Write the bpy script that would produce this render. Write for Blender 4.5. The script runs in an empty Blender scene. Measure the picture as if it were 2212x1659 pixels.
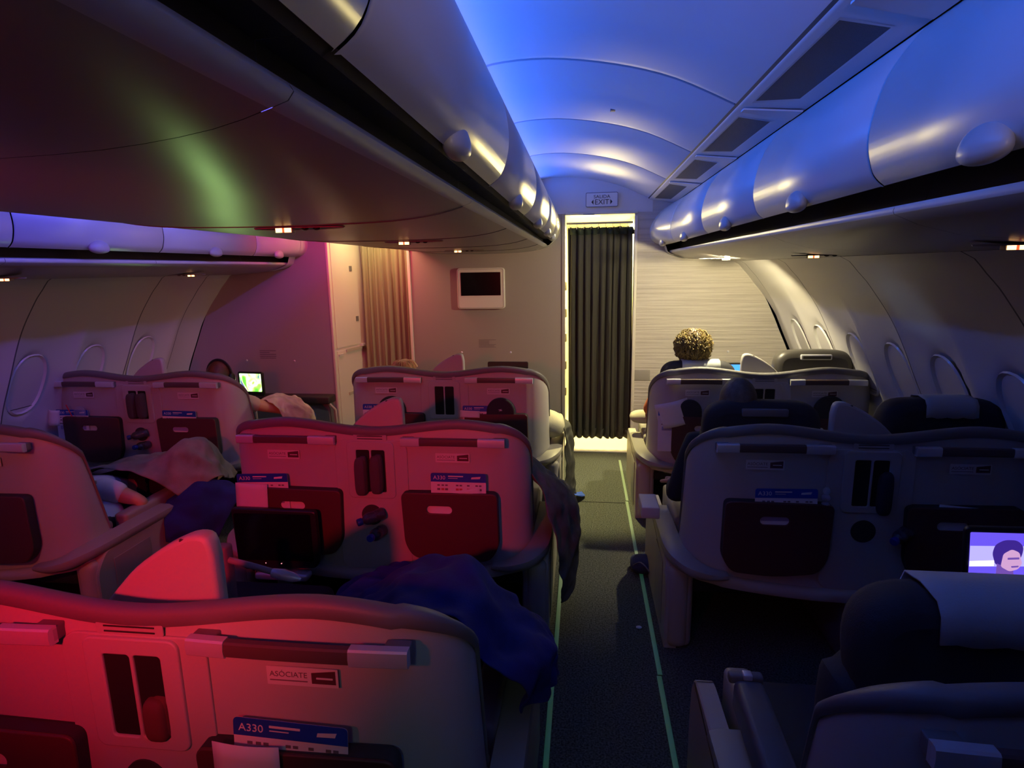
import bpy, bmesh, math, random
from math import sin, cos, pi, radians, sqrt, exp
from mathutils import Vector, Matrix, noise
random.seed(7)
S = bpy.context.scene
COL = S.collection

# ------------------------------------------------------------------ camera
def cam_axes(a, b, c):
    ca, sa, cb, sb, cc, sc = cos(a), sin(a), cos(b), sin(b), cos(c), sin(c)
    F = Vector((-sa*cb, ca*cb, -sb)); R = Vector((ca, sa, 0)); U = R.cross(F)
    return cc*R+sc*U, -sc*R+cc*U, F
R_, U_, F_ = cam_axes(.1208, .1927, -.0163)
cd = bpy.data.cameras.new('camera'); cam = bpy.data.objects.new('camera', cd); COL.objects.link(cam)
cd.sensor_width = 36; cd.lens = 36*1279.9/2212; cd.clip_start = .02
m = Matrix.Identity(4)
for i in range(3):
    m[i][0] = R_[i]; m[i][1] = U_[i]; m[i][2] = -F_[i]
m[0][3], m[1][3], m[2][3] = 0, 0, 1.85
cam.matrix_world = m
S.camera = cam

# ------------------------------------------------------------------ world, exposure, light
S.view_settings.view_transform = 'Standard'; S.view_settings.look = 'None'
S.view_settings.gamma = 1; S.view_settings.use_curve_mapping = False
S.view_settings.exposure = 0.0
W = bpy.data.worlds.new('world'); S.world = W; W.use_nodes = True
W.node_tree.nodes['Background'].inputs[0].default_value = (.02, .022, .03, 1)
W.node_tree.nodes['Background'].inputs[1].default_value = .04

def aim(o, loc, tgt):
    o.location = loc
    o.rotation_euler = (Vector(tgt)-Vector(loc)).to_track_quat('-Z', 'Y').to_euler()
def area(name, loc, tgt, sx, sy, power, col, spread=180):
    l = bpy.data.lights.new(name, 'AREA'); l.shape = 'RECTANGLE'; l.size = sx; l.size_y = sy
    l.energy = power; l.color = col; l.spread = radians(spread)
    o = bpy.data.objects.new(name, l); COL.objects.link(o); aim(o, loc, tgt); return o
def spot(name, loc, tgt, power, col, ang=60, blend=.5, rad=.02):
    l = bpy.data.lights.new(name, 'SPOT'); l.energy = power; l.color = col
    l.spot_size = radians(ang); l.spot_blend = blend; l.shadow_soft_size = rad
    o = bpy.data.objects.new(name, l); COL.objects.link(o); aim(o, loc, tgt); return o
def strip(name, x, z, y0, y1, w, dirv, power, col, spread=180):
    """long cove lamp running along the cabin"""
    l = bpy.data.lights.new(name, 'AREA'); l.shape = 'RECTANGLE'; l.size = w; l.size_y = y1-y0
    l.energy = power; l.color = col; l.spread = radians(spread)
    o = bpy.data.objects.new(name, l); COL.objects.link(o)
    zax = -Vector(dirv).normalized(); yax = Vector((0, 1, 0)); xax = yax.cross(zax)
    mm = Matrix((xax, yax, zax)).transposed().to_4x4(); mm.translation = (x, (y0+y1)/2, z)
    o.matrix_world = mm; return o
WARM = (1, .83, .32); 
# blue mood-light cove on top of the centre bins, right aisle
strip('cove_lamp_blue', -.50, 2.59, -.8, 5.75, .04, (.85, 0, .16), 30, (.0, .13, 1), 96)
strip('ceiling_soft_fill', -.44, 2.575, -.8, 5.75, .04, (.35, 0, 1), .7, (1, .66, .62), 120)  # dim warm fill added to take the ceiling from blue towards lavender
# left aisle mood lights: violet aft, magenta forward
strip('cove_lamp_violet', -1.49, 2.59, 0, 4.2, .04, (-.9, 0, -.1), 26.0, (.11, .10, 1))
area('magenta_aisle_lamp', (-1.95, 4.85, 2.46), (-2.35, 5.6, 1.75), .3, .3, 5.5, (1, .035, .15), 150)
area('bulkhead_red_fill', (-1.88, 5.40, 2.22), (-1.45, 5.87, 1.35), .15, .15, 2.6, (1, .03, .12), 150)  # extra hidden lamp added to redden the left edge of the middle bulkhead
area('left_aisle_fill_lamp', (-2.0, 3.6, 2.45), (-3.6, 3.9, 1.2), .1, 2.5, 3.4, (.80, .66, .62))  # neutral fill added for the left sidewall
# galley light beyond the doorway curtain
area('galley_ceiling_lamp', (.15, 6.7, 2.30), (.15, 6.7, 0), .5, .9, 120, WARM)
area('doorway_header_lamp', (-.02, 6.12, 2.31), (-.02, 6.3, 0), .36, .1, 26, WARM)
# warm entry light at the bulkhead, spilling back along ceiling and bins
spot('entry_lamp', (.12, 5.6, 2.30), (.16, 3.6, 2.86), 20, (1, .80, .32), 96, .8, .14)
area('forward_galley_lamp', (-2.05, 5.62, 2.38), (-2.05, 6.3, .8), .3, .1, 6.0, (1, .86, .34))
# reading light on above the right front row
spot('reading_lamp', (1.02, 4.48, 1.895), (.85, 5.05, 1.05), 125, (1, .86, .50), 158, .35, .02)
spot('aisle_down_lamp', (.14, 5.25, 2.56), (.08, 4.85, 0), 380, (1, .86, .34), 44, .5, .03)
# red glow of the drop-down screen under the centre bins, behind the camera
spot('red_screen_lamp', (-.86, -.42, 1.93), (-1.28, 2.66, 1.06), 175, (1, .012, .045), 58, 1, .05)
spot('red_right_fill', (-.80, -.42, 1.93), (.45, 2.6, .40), 9, (1, .05, .06), 24, 1, .05)  # weak red fill added on the aisle side of the right column
spot('blue_wall_fill', (1.12, 3.36, .98), (1.66, 3.22, 1.66), 1.6, (.45, .62, 1), 34, .8, .06)  # unseen spot added to lay a bluish patch on the right sidewall
spot('red_left_fill', (-2.05, 0.3, 2.0), (-3.05, 3.0, .8), 44, (1, .14, .08), 56, .8, .05)  # separate red-orange spot added to tint the left column seats
spot('grey_side_lamp', (-.25, -.6, 2.0), (-.35, 1.6, .9), 6, (.6, .8, .7), 50, .8, .1)
area('rear_cabin_fill', (-2.4, -1.1, 2.3), (-2.2, 3, 1.0), 2.0, .3, .7, (1, .50, .45))  # broad reddish fill added from behind for the left and centre seats
area('rear_ceiling_fill', (.25, -1.1, 2.10), (.25, 2.4, 2.64), .5, .2, 1.3, (1, .70, .62), 55)  # upward fill added behind the camera to lift the ceiling tone

# ------------------------------------------------------------------ materials
MT = {}
def mat(name, col, rough=.5, metal=0, bump=0, bscale=200, var=0, vscale=5, emit=None, estr=0, coat=0, trans=0, alpha=1, sheen=0):
    if name in MT: return MT[name]
    m = bpy.data.materials.new(name); m.use_nodes = True; nt = m.node_tree; b = nt.nodes['Principled BSDF']
    b.inputs['Base Color'].default_value = (*col, 1); b.inputs['Roughness'].default_value = rough
    b.inputs['Metallic'].default_value = metal
    if coat: b.inputs['Coat Weight'].default_value = coat; b.inputs['Coat Roughness'].default_value = .15
    if trans: b.inputs['Transmission Weight'].default_value = trans
    if alpha < 1: b.inputs['Alpha'].default_value = alpha
    if sheen: b.inputs['Sheen Weight'].default_value = sheen
    if emit: b.inputs['Emission Color'].default_value = (*emit, 1); b.inputs['Emission Strength'].default_value = estr
    tc = nt.nodes.new('ShaderNodeTexCoord')
    if bump:
        n = nt.nodes.new('ShaderNodeTexNoise'); n.inputs['Scale'].default_value = bscale; n.inputs['Detail'].default_value = 2
        bp = nt.nodes.new('ShaderNodeBump'); bp.inputs['Strength'].default_value = bump; bp.inputs['Distance'].default_value = .002
        nt.links.new(tc.outputs['Object'], n.inputs['Vector']); nt.links.new(n.outputs['Fac'], bp.inputs['Height'])
        nt.links.new(bp.outputs['Normal'], b.inputs['Normal'])
    if var:
        n = nt.nodes.new('ShaderNodeTexNoise'); n.inputs['Scale'].default_value = vscale; n.inputs['Detail'].default_value = 4
        r = nt.nodes.new('ShaderNodeValToRGB')
        r.color_ramp.elements[0].position = .3; r.color_ramp.elements[1].position = .7
        r.color_ramp.elements[0].color = (*[c*(1-var) for c in col], 1); r.color_ramp.elements[1].color = (*[min(1, c*(1+var)) for c in col], 1)
        nt.links.new(tc.outputs['Object'], n.inputs['Vector']); nt.links.new(n.outputs['Fac'], r.inputs['Fac'])
        nt.links.new(r.outputs['Color'], b.inputs['Base Color'])
    MT[name] = m; return m
SHELL = mat('seat_shell_plastic', (.44, .42, .40), .42, bump=.25, bscale=700)
RIM = mat('grey_rim', (.16, .155, .155), .5, bump=.2, bscale=500)
GROOVE = mat('dark_groove', (.03, .03, .03), .7)
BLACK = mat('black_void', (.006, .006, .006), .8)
POCKET = mat('burgundy_pocket', (.085, .028, .028), .45, bump=.3, bscale=400)
CAP = mat('brushed_silver', (.70, .70, .73), .36, metal=.45)
GRIP = mat('dark_grip', (.10, .065, .06), .38)
LEDGE = mat('ledge_plastic', (.30, .28, .25), .4)
PANELM = mat('side_panel_plastic', (.42, .39, .33), .45, bump=.1)
LABEL = mat('label_white', (.62, .60, .60), .5)
LABELD = mat('label_dark', (.09, .03, .04), .5)
INK = mat('ink_grey', (.16, .13, .14), .6)
FABRIC = mat('seat_fabric_dark', (.022, .022, .028), .8, bump=.4, bscale=300)
COVER = mat('headrest_cover_cloth', (.42, .45, .46), .85, bump=.4, bscale=250)
GREYLEATHER = mat('grey_leather', (.055, .05, .045), .42)
BIN = mat('bin_satin', (.58, .58, .57), .30, bump=.04, bscale=40)
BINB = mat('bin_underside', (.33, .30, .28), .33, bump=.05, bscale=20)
LATCH = mat('latch_grey', (.50, .50, .49), .33)
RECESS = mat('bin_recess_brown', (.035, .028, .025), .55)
CEIL = mat('ceiling_plastic', (.60, .60, .60), .5, bump=.03, bscale=30)
SEAM = mat('seam_dark', (.10, .10, .12), .6)
GRILLE = mat('grille_mesh', (.07, .07, .08), .6, bump=1, bscale=260)
WALL = mat('sidewall_plastic', (.62, .60, .58), .40, bump=.05, bscale=30)
SHADE = mat('window_shade', (.60, .58, .56), .45)
CHROMEEDGE = mat('window_frame_gloss', (.75, .74, .72), .15, coat=.5)
BULK = mat('bulkhead_laminate', (.29, .25, .225), .55, bump=.1, bscale=300)
CREAM = mat('cream_panel', (.66, .62, .52), .5)
BLUE = mat('card_blue', (.012, .06, .40), .45)
PAPER = mat('paper_white', (.70, .68, .68), .7)
REDINK = mat('card_red', (.45, .06, .06), .6)
FELT = mat('grey_felt', (.075, .062, .065), .95, bump=.8, bscale=250)
SCREENB = mat('screen_black', (.004, .004, .005), .12, coat=.3)
PLASTB = mat('black_plastic', (.012, .012, .013), .4)
BLUEBL = mat('blue_blanket', (.010, .014, .15), .9, bump=.5, bscale=180, var=.25, vscale=9)
GREYBL = mat('grey_blanket', (.10, .098, .088), .95, bump=.7, bscale=160, var=.3, vscale=10)
PALE = mat('pale_pillow', (.42, .40, .30), .85, bump=.3, bscale=80)
WHITESH = mat('white_shirt', (.62, .62, .70), .85, bump=.3, bscale=120)
ORANGE = mat('orange_shirt', (.50, .14, .05), .85)
DARKCL = mat('dark_clothes', (.02, .02, .024), .9)
SKIN = mat('skin', (.52, .27, .17), .5, bump=.15, bscale=120, var=.08)
HAIRB = mat('hair_curly_brown', (.22, .16, .05), .62, bump=1, bscale=60, var=.5, vscale=25)
HAIRG = mat('hair_grey_short', (.10, .085, .07), .6, bump=1, bscale=150, var=.3, vscale=40)
HAIRR = mat('hair_auburn', (.10, .03, .015), .45, bump=1, bscale=90, var=.4, vscale=30)
HAIRY = mat('hair_blond', (.50, .30, .14), .5, bump=1, bscale=90, var=.4, vscale=30)
BOTTLE = mat('bottle_plastic', (.10, .10, .14), .12, trans=.5)
BLUECAP = mat('bottle_cap_blue', (.015, .03, .32), .4)
GLOW = mat('aisle_strip_glow', (.26, .34, .24), .5, emit=(.05, .42, .15), estr=.06)
BAG = mat('clear_bag', (.6, .6, .66), .25, alpha=.45)
REDST = mat('red_straw', (.7, .02, .04), .3)

def carpet():
    m = bpy.data.materials.new('carpet'); m.use_nodes = True; nt = m.node_tree; b = nt.nodes['Principled BSDF']
    tc = nt.nodes.new('ShaderNodeTexCoord'); n = nt.nodes.new('ShaderNodeTexNoise'); n.inputs['Scale'].default_value = 120; n.inputs['Detail'].default_value = 3
    r = nt.nodes.new('ShaderNodeValToRGB'); r.color_ramp.elements[0].position = .35; r.color_ramp.elements[1].position = .65
    r.color_ramp.elements[0].color = (.022, .024, .020, 1); r.color_ramp.elements[1].color = (.12, .13, .11, 1)
    nt.links.new(tc.outputs['Object'], n.inputs['Vector']); nt.links.new(n.outputs['Fac'], r.inputs['Fac']); nt.links.new(r.outputs['Color'], b.inputs['Base Color'])
    bp = nt.nodes.new('ShaderNodeBump'); bp.inputs['Strength'].default_value = .8; bp.inputs['Distance'].default_value = .004
    nt.links.new(n.outputs['Fac'], bp.inputs['Height']); nt.links.new(bp.outputs['Normal'], b.inputs['Normal']); b.inputs['Roughness'].default_value = .95
    return m
CARPET = carpet()
def lined():
    """laminate with fine irregular horizontal ribs"""
    m = bpy.data.materials.new('ribbed_laminate'); m.use_nodes = True; nt = m.node_tree; b = nt.nodes['Principled BSDF']
    b.inputs['Base Color'].default_value = (.52, .48, .42, 1); b.inputs['Roughness'].default_value = .5
    tc = nt.nodes.new('ShaderNodeTexCoord'); mp = nt.nodes.new('ShaderNodeMapping'); mp.inputs['Scale'].default_value = (1.2, 1, 45)
    n = nt.nodes.new('ShaderNodeTexNoise'); n.inputs['Scale'].default_value = 1.0; n.inputs['Detail'].default_value = 5; n.inputs['Roughness'].default_value = .6
    nt.links.new(tc.outputs['Object'], mp.inputs['Vector']); nt.links.new(mp.outputs['Vector'], n.inputs['Vector'])
    bp = nt.nodes.new('ShaderNodeBump'); bp.inputs['Strength'].default_value = .9; bp.inputs['Distance'].default_value = .012
    nt.links.new(n.outputs['Fac'], bp.inputs['Height']); nt.links.new(bp.outputs['Normal'], b.inputs['Normal'])
    r = nt.nodes.new('ShaderNodeValToRGB'); r.color_ramp.elements[0].position = .35; r.color_ramp.elements[1].position = .6
    r.color_ramp.elements[0].color = (.44, .40, .35, 1); r.color_ramp.elements[1].color = (.56, .52, .46, 1)
    nt.links.new(n.outputs['Fac'], r.inputs['Fac']); nt.links.new(r.outputs['Color'], b.inputs['Base Color'])
    return m
LINED = lined()
def cloth_curtain(name, c):
    return mat(name, c, .85, bump=.6, bscale=220)
CURT_D = cloth_curtain('curtain_dark_olive', (.042, .040, .030))
CURT_T = cloth_curtain('curtain_tan', (.25, .235, .14))
def screen_mat(name, cols, scale, strength, seed=0.):
    m = bpy.data.materials.new(name); m.use_nodes = True; nt = m.node_tree; b = nt.nodes['Principled BSDF']
    tc = nt.nodes.new('ShaderNodeTexCoord'); mp = nt.nodes.new('ShaderNodeMapping'); mp.inputs['Location'].default_value = (seed, seed, seed)
    n = nt.nodes.new('ShaderNodeTexNoise'); n.inputs['Scale'].default_value = scale; n.inputs['Detail'].default_value = 1; n.inputs['Distortion'].default_value = 1.2
    r = nt.nodes.new('ShaderNodeValToRGB'); r.color_ramp.interpolation = 'LINEAR'
    while len(r.color_ramp.elements) < len(cols): r.color_ramp.elements.new(.5)
    for i, (p, c) in enumerate(cols): r.color_ramp.elements[i].position = p; r.color_ramp.elements[i].color = (*c, 1)
    nt.links.new(tc.outputs['Object'], mp.inputs['Vector']); nt.links.new(mp.outputs['Vector'], n.inputs['Vector']); nt.links.new(n.outputs['Fac'], r.inputs['Fac'])
    nt.links.new(r.outputs['Color'], b.inputs['Emission Color']); b.inputs['Emission Strength'].default_value = strength
    b.inputs['Base Color'].default_value = (.01, .01, .01, 1); b.inputs['Roughness'].default_value = .2
    return m
def emis(name, c, s):
    return mat(name, (.02, .02, .02), .4, emit=c, estr=s)

# ------------------------------------------------------------------ mesh helpers
def finish(name, me, mats, parent=None, angle=40, smooth=True):
    if not isinstance(mats, (list, tuple)): mats = [mats]
    for mm in mats: me.materials.append(mm)
    if smooth:
        me.shade_smooth(); me.set_sharp_from_angle(angle=radians(angle))
    o = bpy.data.objects.new(name, me); COL.objects.link(o)
    if parent is not None: o.parent = parent
    return o
def mk(name, vs, fs, mats, parent=None, mi=None, angle=40, smooth=True, merge=0):
    me = bpy.data.meshes.new(name); me.from_pydata([tuple(v) for v in vs], [], fs)
    if mi:
        for p, i in zip(me.polygons, mi): p.material_index = i
    bm = bmesh.new(); bm.from_mesh(me)
    if merge: bmesh.ops.remove_doubles(bm, verts=bm.verts, dist=merge)
    bmesh.ops.recalc_face_normals(bm, faces=bm.faces); bm.to_mesh(me); bm.free()
    return finish(name, me, mats, parent, angle, smooth)
class G:
    """collects shapes into one mesh"""
    def __init__(s): s.bm = bmesh.new()
    def add(s, b):
        me = bpy.data.meshes.new('t'); b.to_mesh(me); b.free(); s.bm.from_mesh(me); bpy.data.meshes.remove(me); return s
    def box(s, lo, hi, r=0, seg=3, rot=None, piv=None):
        b = bmesh.new(); bmesh.ops.create_cube(b, size=1)
        lo = Vector(lo); hi = Vector(hi); c = (lo+hi)/2; d = hi-lo
        for v in b.verts: v.co = Vector((v.co.x*d.x, v.co.y*d.y, v.co.z*d.z))+c
        if r: bmesh.ops.bevel(b, geom=b.edges[:]+b.verts[:], offset=r, segments=seg, affect='EDGES', profile=.5)
        if rot is not None:
            p = Vector(piv) if piv is not None else c
            for v in b.verts: v.co = rot @ (v.co-p)+p
        return s.add(b)
    def ball(s, c, r, seg=20, fn=None):
        b = bmesh.new(); bmesh.ops.create_uvsphere(b, u_segments=seg, v_segments=seg*2//3, radius=1)
        if not hasattr(r, '__len__'): r = (r, r, r)
        for v in b.verts:
            q = v.co.copy()
            if fn: q = fn(q)
            v.co = Vector((q.x*r[0], q.y*r[1], q.z*r[2]))+Vector(c)
        return s.add(b)
    def tube(s, pts, rad, n=10, cap=True, flat=1.0):
        pts = [Vector(p) for p in pts]; b = bmesh.new(); rings = []
        prev = None
        for i, p in enumerate(pts):
            t = (pts[min(i+1, len(pts)-1)]-pts[max(i-1, 0)]).normalized()
            if prev is None:
                a = Vector((0, 0, 1)) if abs(t.z) < .9 else Vector((1, 0, 0)); nx = t.cross(a).normalized()
            else: nx = (prev-prev.dot(t)*t).normalized()
            prev = nx; ny = t.cross(nx)
            r = rad[i] if hasattr(rad, '__len__') else rad
            rings.append([b.verts.new(p+nx*r*cos(2*pi*k/n)+ny*r*flat*sin(2*pi*k/n)) for k in range(n)])
        for a, c in zip(rings, rings[1:]):
            for k in range(n): b.faces.new((a[k], a[(k+1) % n], c[(k+1) % n], c[k]))
        if cap: b.faces.new(rings[0][::-1]); b.faces.new(rings[-1])
        return s.add(b)
    def cyl(s, p0, p1, r, n=20): return s.tube([p0, p1], r, n)
    def obj(s, name, mats, parent=None, angle=40):
        me = bpy.data.meshes.new(name); bmesh.ops.recalc_face_normals(s.bm, faces=s.bm.faces); s.bm.to_mesh(me); s.bm.free()
        return finish(name, me, mats, parent, angle)
def curve_mesh(cu, name):
    o = bpy.data.objects.new('tmp', cu); COL.objects.link(o)
    dg = bpy.context.evaluated_depsgraph_get(); dg.update()
    me = bpy.data.meshes.new_from_object(o.evaluated_get(dg), depsgraph=dg)
    bpy.data.objects.remove(o); me.name = name; me.materials.clear()
    return me
def stand(me, at=(0, 0, 0), rx=0, rz=0):
    """curve XY plane -> upright XZ plane facing -Y"""
    M = Matrix.Translation(Vector(at)) @ Matrix.Rotation(rz, 4, 'Z') @ Matrix.Rotation(rx, 4, 'X') @ Matrix.Rotation(pi/2, 4, 'X')
    me.transform(M); return me
def plate(name, outs, thick, mats, parent=None, at=(0, 0, 0), bevel=0, rx=0, rz=0, angle=40, bow=None):
    cu = bpy.data.curves.new('c', 'CURVE'); cu.dimensions = '2D'; cu.fill_mode = 'BOTH'
    cu.extrude = max(thick/2-bevel, .0001); cu.bevel_depth = bevel; cu.bevel_resolution = 2; cu.offset = -bevel
    for pts in outs:
        sp = cu.splines.new('POLY'); sp.points.add(len(pts)-1); sp.use_cyclic_u = True
        for p, q in zip(sp.points, pts): p.co = (q[0], q[1], 0, 1)
    me = curve_mesh(cu, name); stand(me, at, rx, rz)
    if bow:
        for v in me.vertices: v.co.y += bow(v.co.x, v.co.z)
    return finish(name, me, mats, parent, angle)
def text(name, body, size, mats, parent=None, at=(0, 0, 0), thick=.0008, align='LEFT', rx=0, rz=0, sx=1):
    cu = bpy.data.curves.new('t', 'FONT'); cu.body = body; cu.size = size; cu.extrude = thick; cu.align_x = align; cu.resolution_u = 3
    me = curve_mesh(cu, name)
    me.transform(Matrix.Diagonal((sx, 1, 1, 1))); stand(me, at, rx, rz)
    return finish(name, me, mats, parent, smooth=False)
def rrect(cx, cz, w, h, r, n=5):
    out = []
    for (sx, sz, a0) in ((1, 1, 0), (-1, 1, 90), (-1, -1, 180), (1, -1, 270)):
        for k in range(n+1):
            a = radians(a0+90*k/n); out.append((cx+sx*(w/2-r)+r*cos(a), cz+sz*(h/2-r)+r*sin(a)))
    return out
def rpoly(pts, r, n=5):
    out = []; N = len(pts)
    for i in range(N):
        p = Vector(pts[i]); a = Vector(pts[i-1]); b = Vector(pts[(i+1) % N])
        rr = r[i] if hasattr(r, '__len__') else r
        if rr == 0: out.append(tuple(p)); continue
        u = (a-p).normalized(); v = (b-p).normalized(); p0 = p+u*rr; p1 = p+v*rr
        for k in range(n+1):
            t = k/n; q = (1-t)**2*p0+2*t*(1-t)*p+t*t*p1; out.append(tuple(q))
    return out
def smoothpts(pts, n=4):
    """Catmull-Rom through points"""
    P = [Vector(p) for p in pts]; out = []
    for i in range(len(P)-1):
        p0 = P[max(i-1, 0)]; p1 = P[i]; p2 = P[i+1]; p3 = P[min(i+2, len(P)-1)]
        for k in range(n):
            t = k/n
            out.append(.5*((2*p1)+(p2-p0)*t+(2*p0-5*p1+4*p2-p3)*t*t+(3*p1-p0-3*p2+p3)*t**3))
    out.append(P[-1]); return out
def grid(name, rows, mats, parent=None, mi=None, close_u=False, close_v=False, angle=40, caps=False):
    nv = len(rows[0]); vs = [p for r in rows for p in r]; fs = []; ids = []
    for i in range(len(rows)-(0 if close_u else 1)):
        for j in range(nv-(0 if close_v else 1)):
            a = i*nv+j; b = i*nv+(j+1) % nv; i2 = (i+1) % len(rows)
            fs.append((a, b, i2*nv+(j+1) % nv, i2*nv+j)); ids.append(mi(i, j) if mi else 0)
    if caps:
        fs.append(tuple(range(nv))[::-1]); ids.append(0); fs.append(tuple((len(rows)-1)*nv+j for j in range(nv))); ids.append(0)
    return mk(name, vs, fs, mats, parent, ids, angle)
def extr(name, prof, y0, y1, mats, parent=None, closed=False, mi=None, ys=None, angle=40, caps=False):
    ys = ys or [y0, y1]
    rows = [[(p[0], y, p[1]) for p in prof] for y in ys]
    return grid(name, rows, mats, parent, mi, close_v=closed, angle=angle, caps=caps)

# ------------------------------------------------------------------ naming helpers
def tag(o, label, cat, group=None):
    o['label'] = label; o['category'] = cat
    if group: o['group'] = group
    return o
def thing(name, label, cat, loc=(0, 0, 0), rz=0, group=None):
    o = bpy.data.objects.new(name, None); COL.objects.link(o); o.location = loc; o.rotation_euler = (0, 0, rz); o.empty_display_size = .1
    return tag(o, label, cat, group)
def struct(o): o['kind'] = 'structure'; return o
def dup(o, parent=None):
    c = o.copy(); COL.objects.link(c); c.parent = parent
    for ch in list(o.children): dup(ch, c)
    return c
def copy_thing(o, loc, label, rz=None, group=None):
    c = dup(o); c.location = loc; c['label'] = label
    if rz is not None: c.rotation_euler = (0, 0, rz)
    if group: c['group'] = group
    return c

# ================================================================== THE CABIN SHELL
CX = -.99                        # centre line of the cabin
YB = 5.868                       # middle and right bulkhead
YL = 5.50                        # left bulkhead
PROF = [(1.39, 1.885), (1.435, 1.862), (1.49, 1.80), (1.56, 1.72), (1.70, 1.51), (1.84, 1.205), (1.955, .94), (2.045, .62), (2.07, .3), (2.03, 0)]
PW = smoothpts(PROF, 6)
def wall_x(z):
    for a, b in zip(PW, PW[1:]):
        if b.y <= z <= a.y: t = (z-b.y)/(a.y-b.y) if a.y > b.y else 0; return b.x+(a.x-b.x)*t
    return PW[0].x if z > PW[0].y else PW[-1].x
WY = [.52+.53*i for i in range(11)]
def bay(y):
    """sidewall relief: shallow scoop round each window pair"""
    ph = ((y-3.49) % 1.06)/1.06
    u = (ph*2) % 1.0
    return .045*(sin(pi*u)**.7 if 0 < u < 1 else 0)
def make_wall(side, name, ymax, zoff, wz, wys, seams):
    ys = []
    y = -1.2
    while y < ymax-.001:
        ys.append(y); y += .12 if y < 1.9 else .03
    for s in seams: ys += [s-.005, s+.005]
    ys.append(ymax); ys = sorted(ys)
    zs = [1.885-(1.885)*i/70 for i in range(71)]
    rows = []
    for y in ys:
        row = []
        for z in zs:
            x = wall_x(z); k = min(1, max(0, (1.68-z)/.3)); x += bay(y)*k
            dmin = 9
            for wy in wys:
                dmin = min(dmin, sqrt(((y-wy)/.165)**2+((z-wz)/.245)**2))
            if dmin < 1.0: x += .035*min(1, (1-dmin)/.18)
            X = x if side > 0 else 2*CX-x
            row.append((X, y, z+zoff))
        rows.append(row)
    def mi(i, j): return 1 if any(abs((ys[i]+ys[i+1])/2-s) < .004 for s in seams) else 0
    return struct(grid(name, rows, [WALL, SEAM], None, mi, angle=60))
wr = [2.17, 2.70, 3.21, 3.70, 4.23, 4.82, 5.35]; wl = [3.13, 3.66, 4.19, 4.76]
make_wall(1, 'wall_right', YB, 0, 1.17, wr, [1.37, 2.43, 3.49, 4.55, 5.62])
make_wall(-1, 'wall_left', YL, -.04, 1.14, wl, [1.37, 2.43, 3.49, 4.55, 5.14])
def oval(w, h, n=28, p=2.4):
    return [(math.copysign(abs(cos(2*pi*k/n))**(2/p), cos(2*pi*k/n))*w/2, math.copysign(abs(sin(2*pi*k/n))**(2/p), sin(2*pi*k/n))*h/2) for k in range(n)]
def window(n, side, y, z, zoff):
    r = struct(bpy.data.objects.new('window_%d' % n, None)); COL.objects.link(r)
    sl = (wall_x(z-.1)-wall_x(z+.1))/.2          # lean of the wall
    def put(pts, dx):
        out = []
        for (a, b) in pts:
            x = wall_x(z+b)+.030+dx
            out.append(((x if side > 0 else 2*CX-x), y+a, z+b+zoff))
        return out
    a = put(oval(.285, .435), .004); b = put(oval(.268, .418), -.006); c = put(oval(.25, .40), .012)
    f = grid('window_frame', [a, b, c], CHROMEEDGE, r, close_v=True, angle=80)
    rings = [put(oval(.25*k, .40*k), .011) for k in (1.0, .6, .2)]
    s = grid('window_shade', rings, SHADE, r, close_v=True); bmq = bmesh.new(); bmq.from_mesh(s.data)
    bmesh.ops.holes_fill(bmq, edges=[e for e in bmq.edges if e.is_boundary and all(abs(v.co.y-y) < .04 and abs(v.co.z-z-zoff) < .06 for v in e.verts)]); bmq.to_mesh(s.data); bmq.free()
    grid('shade_line', [put([(-.11+.22*k/8, -.165-.006*q) for k in range(9)], .009-.004*(q == 0)) for q in (0, 1)], GROOVE, r)
k = 1
for y in wr: window(k, 1, y, 1.17, 0); k += 1
for y in wl: window(k, -1, y, 1.14, -.04); k += 1

# floor with carpet seam, glowing strips
FL = struct(mk('floor', [(-4.3, -1.2, 0), (2.3, -1.2, 0), (2.3, 5.87, 0), (-4.3, 5.87, 0)], [(0, 1, 2, 3)], CARPET))
o = G().box((-.12, 4.52, .0005), (.34, 4.53, .003)).obj('trim_1', GROOVE); struct(o)
gf = struct(G().box((-2.6, 5.872, -.02), (1.2, 8.2, .004)).obj('floor_galley', CREAM)); gf.name = 'floor_galley'
struct(G().box((-.18, 5.84, 0), (.48, 5.90, .012), .004).obj('trim_2', CREAM))
def floor_strip(x0, x1, w, lab, ya=.4, yb=5.6):
    t = thing('aisle_light_strip', lab, 'floor strip', (0, 0, 0), group='glowing strips on the aisle floor')
    n = 5
    for i in range(n):
        a = ya+(yb-ya)*i/n; b = ya+(yb-ya)*(i+1)/n-.012; o1 = .006*random.uniform(-1, 1)
        G().box((x0+o1, a, .001), (x0+w+o1, b, .007), .002, 2).obj('strip_segment', GLOW, t)
    return t
floor_strip(-.135, 0, .022, 'pale green glowing floor strip along the left edge of the aisle')
floor_strip(.352, 0, .022, 'pale green glowing floor strip along the right edge of the aisle')
crumb = G().ball((.30, 2.84, .006), (.016, .012, .006), 10).obj('paper_scrap', PAPER); tag(crumb, 'tiny white paper scrap lying on the dark aisle carpet', 'litter')

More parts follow.
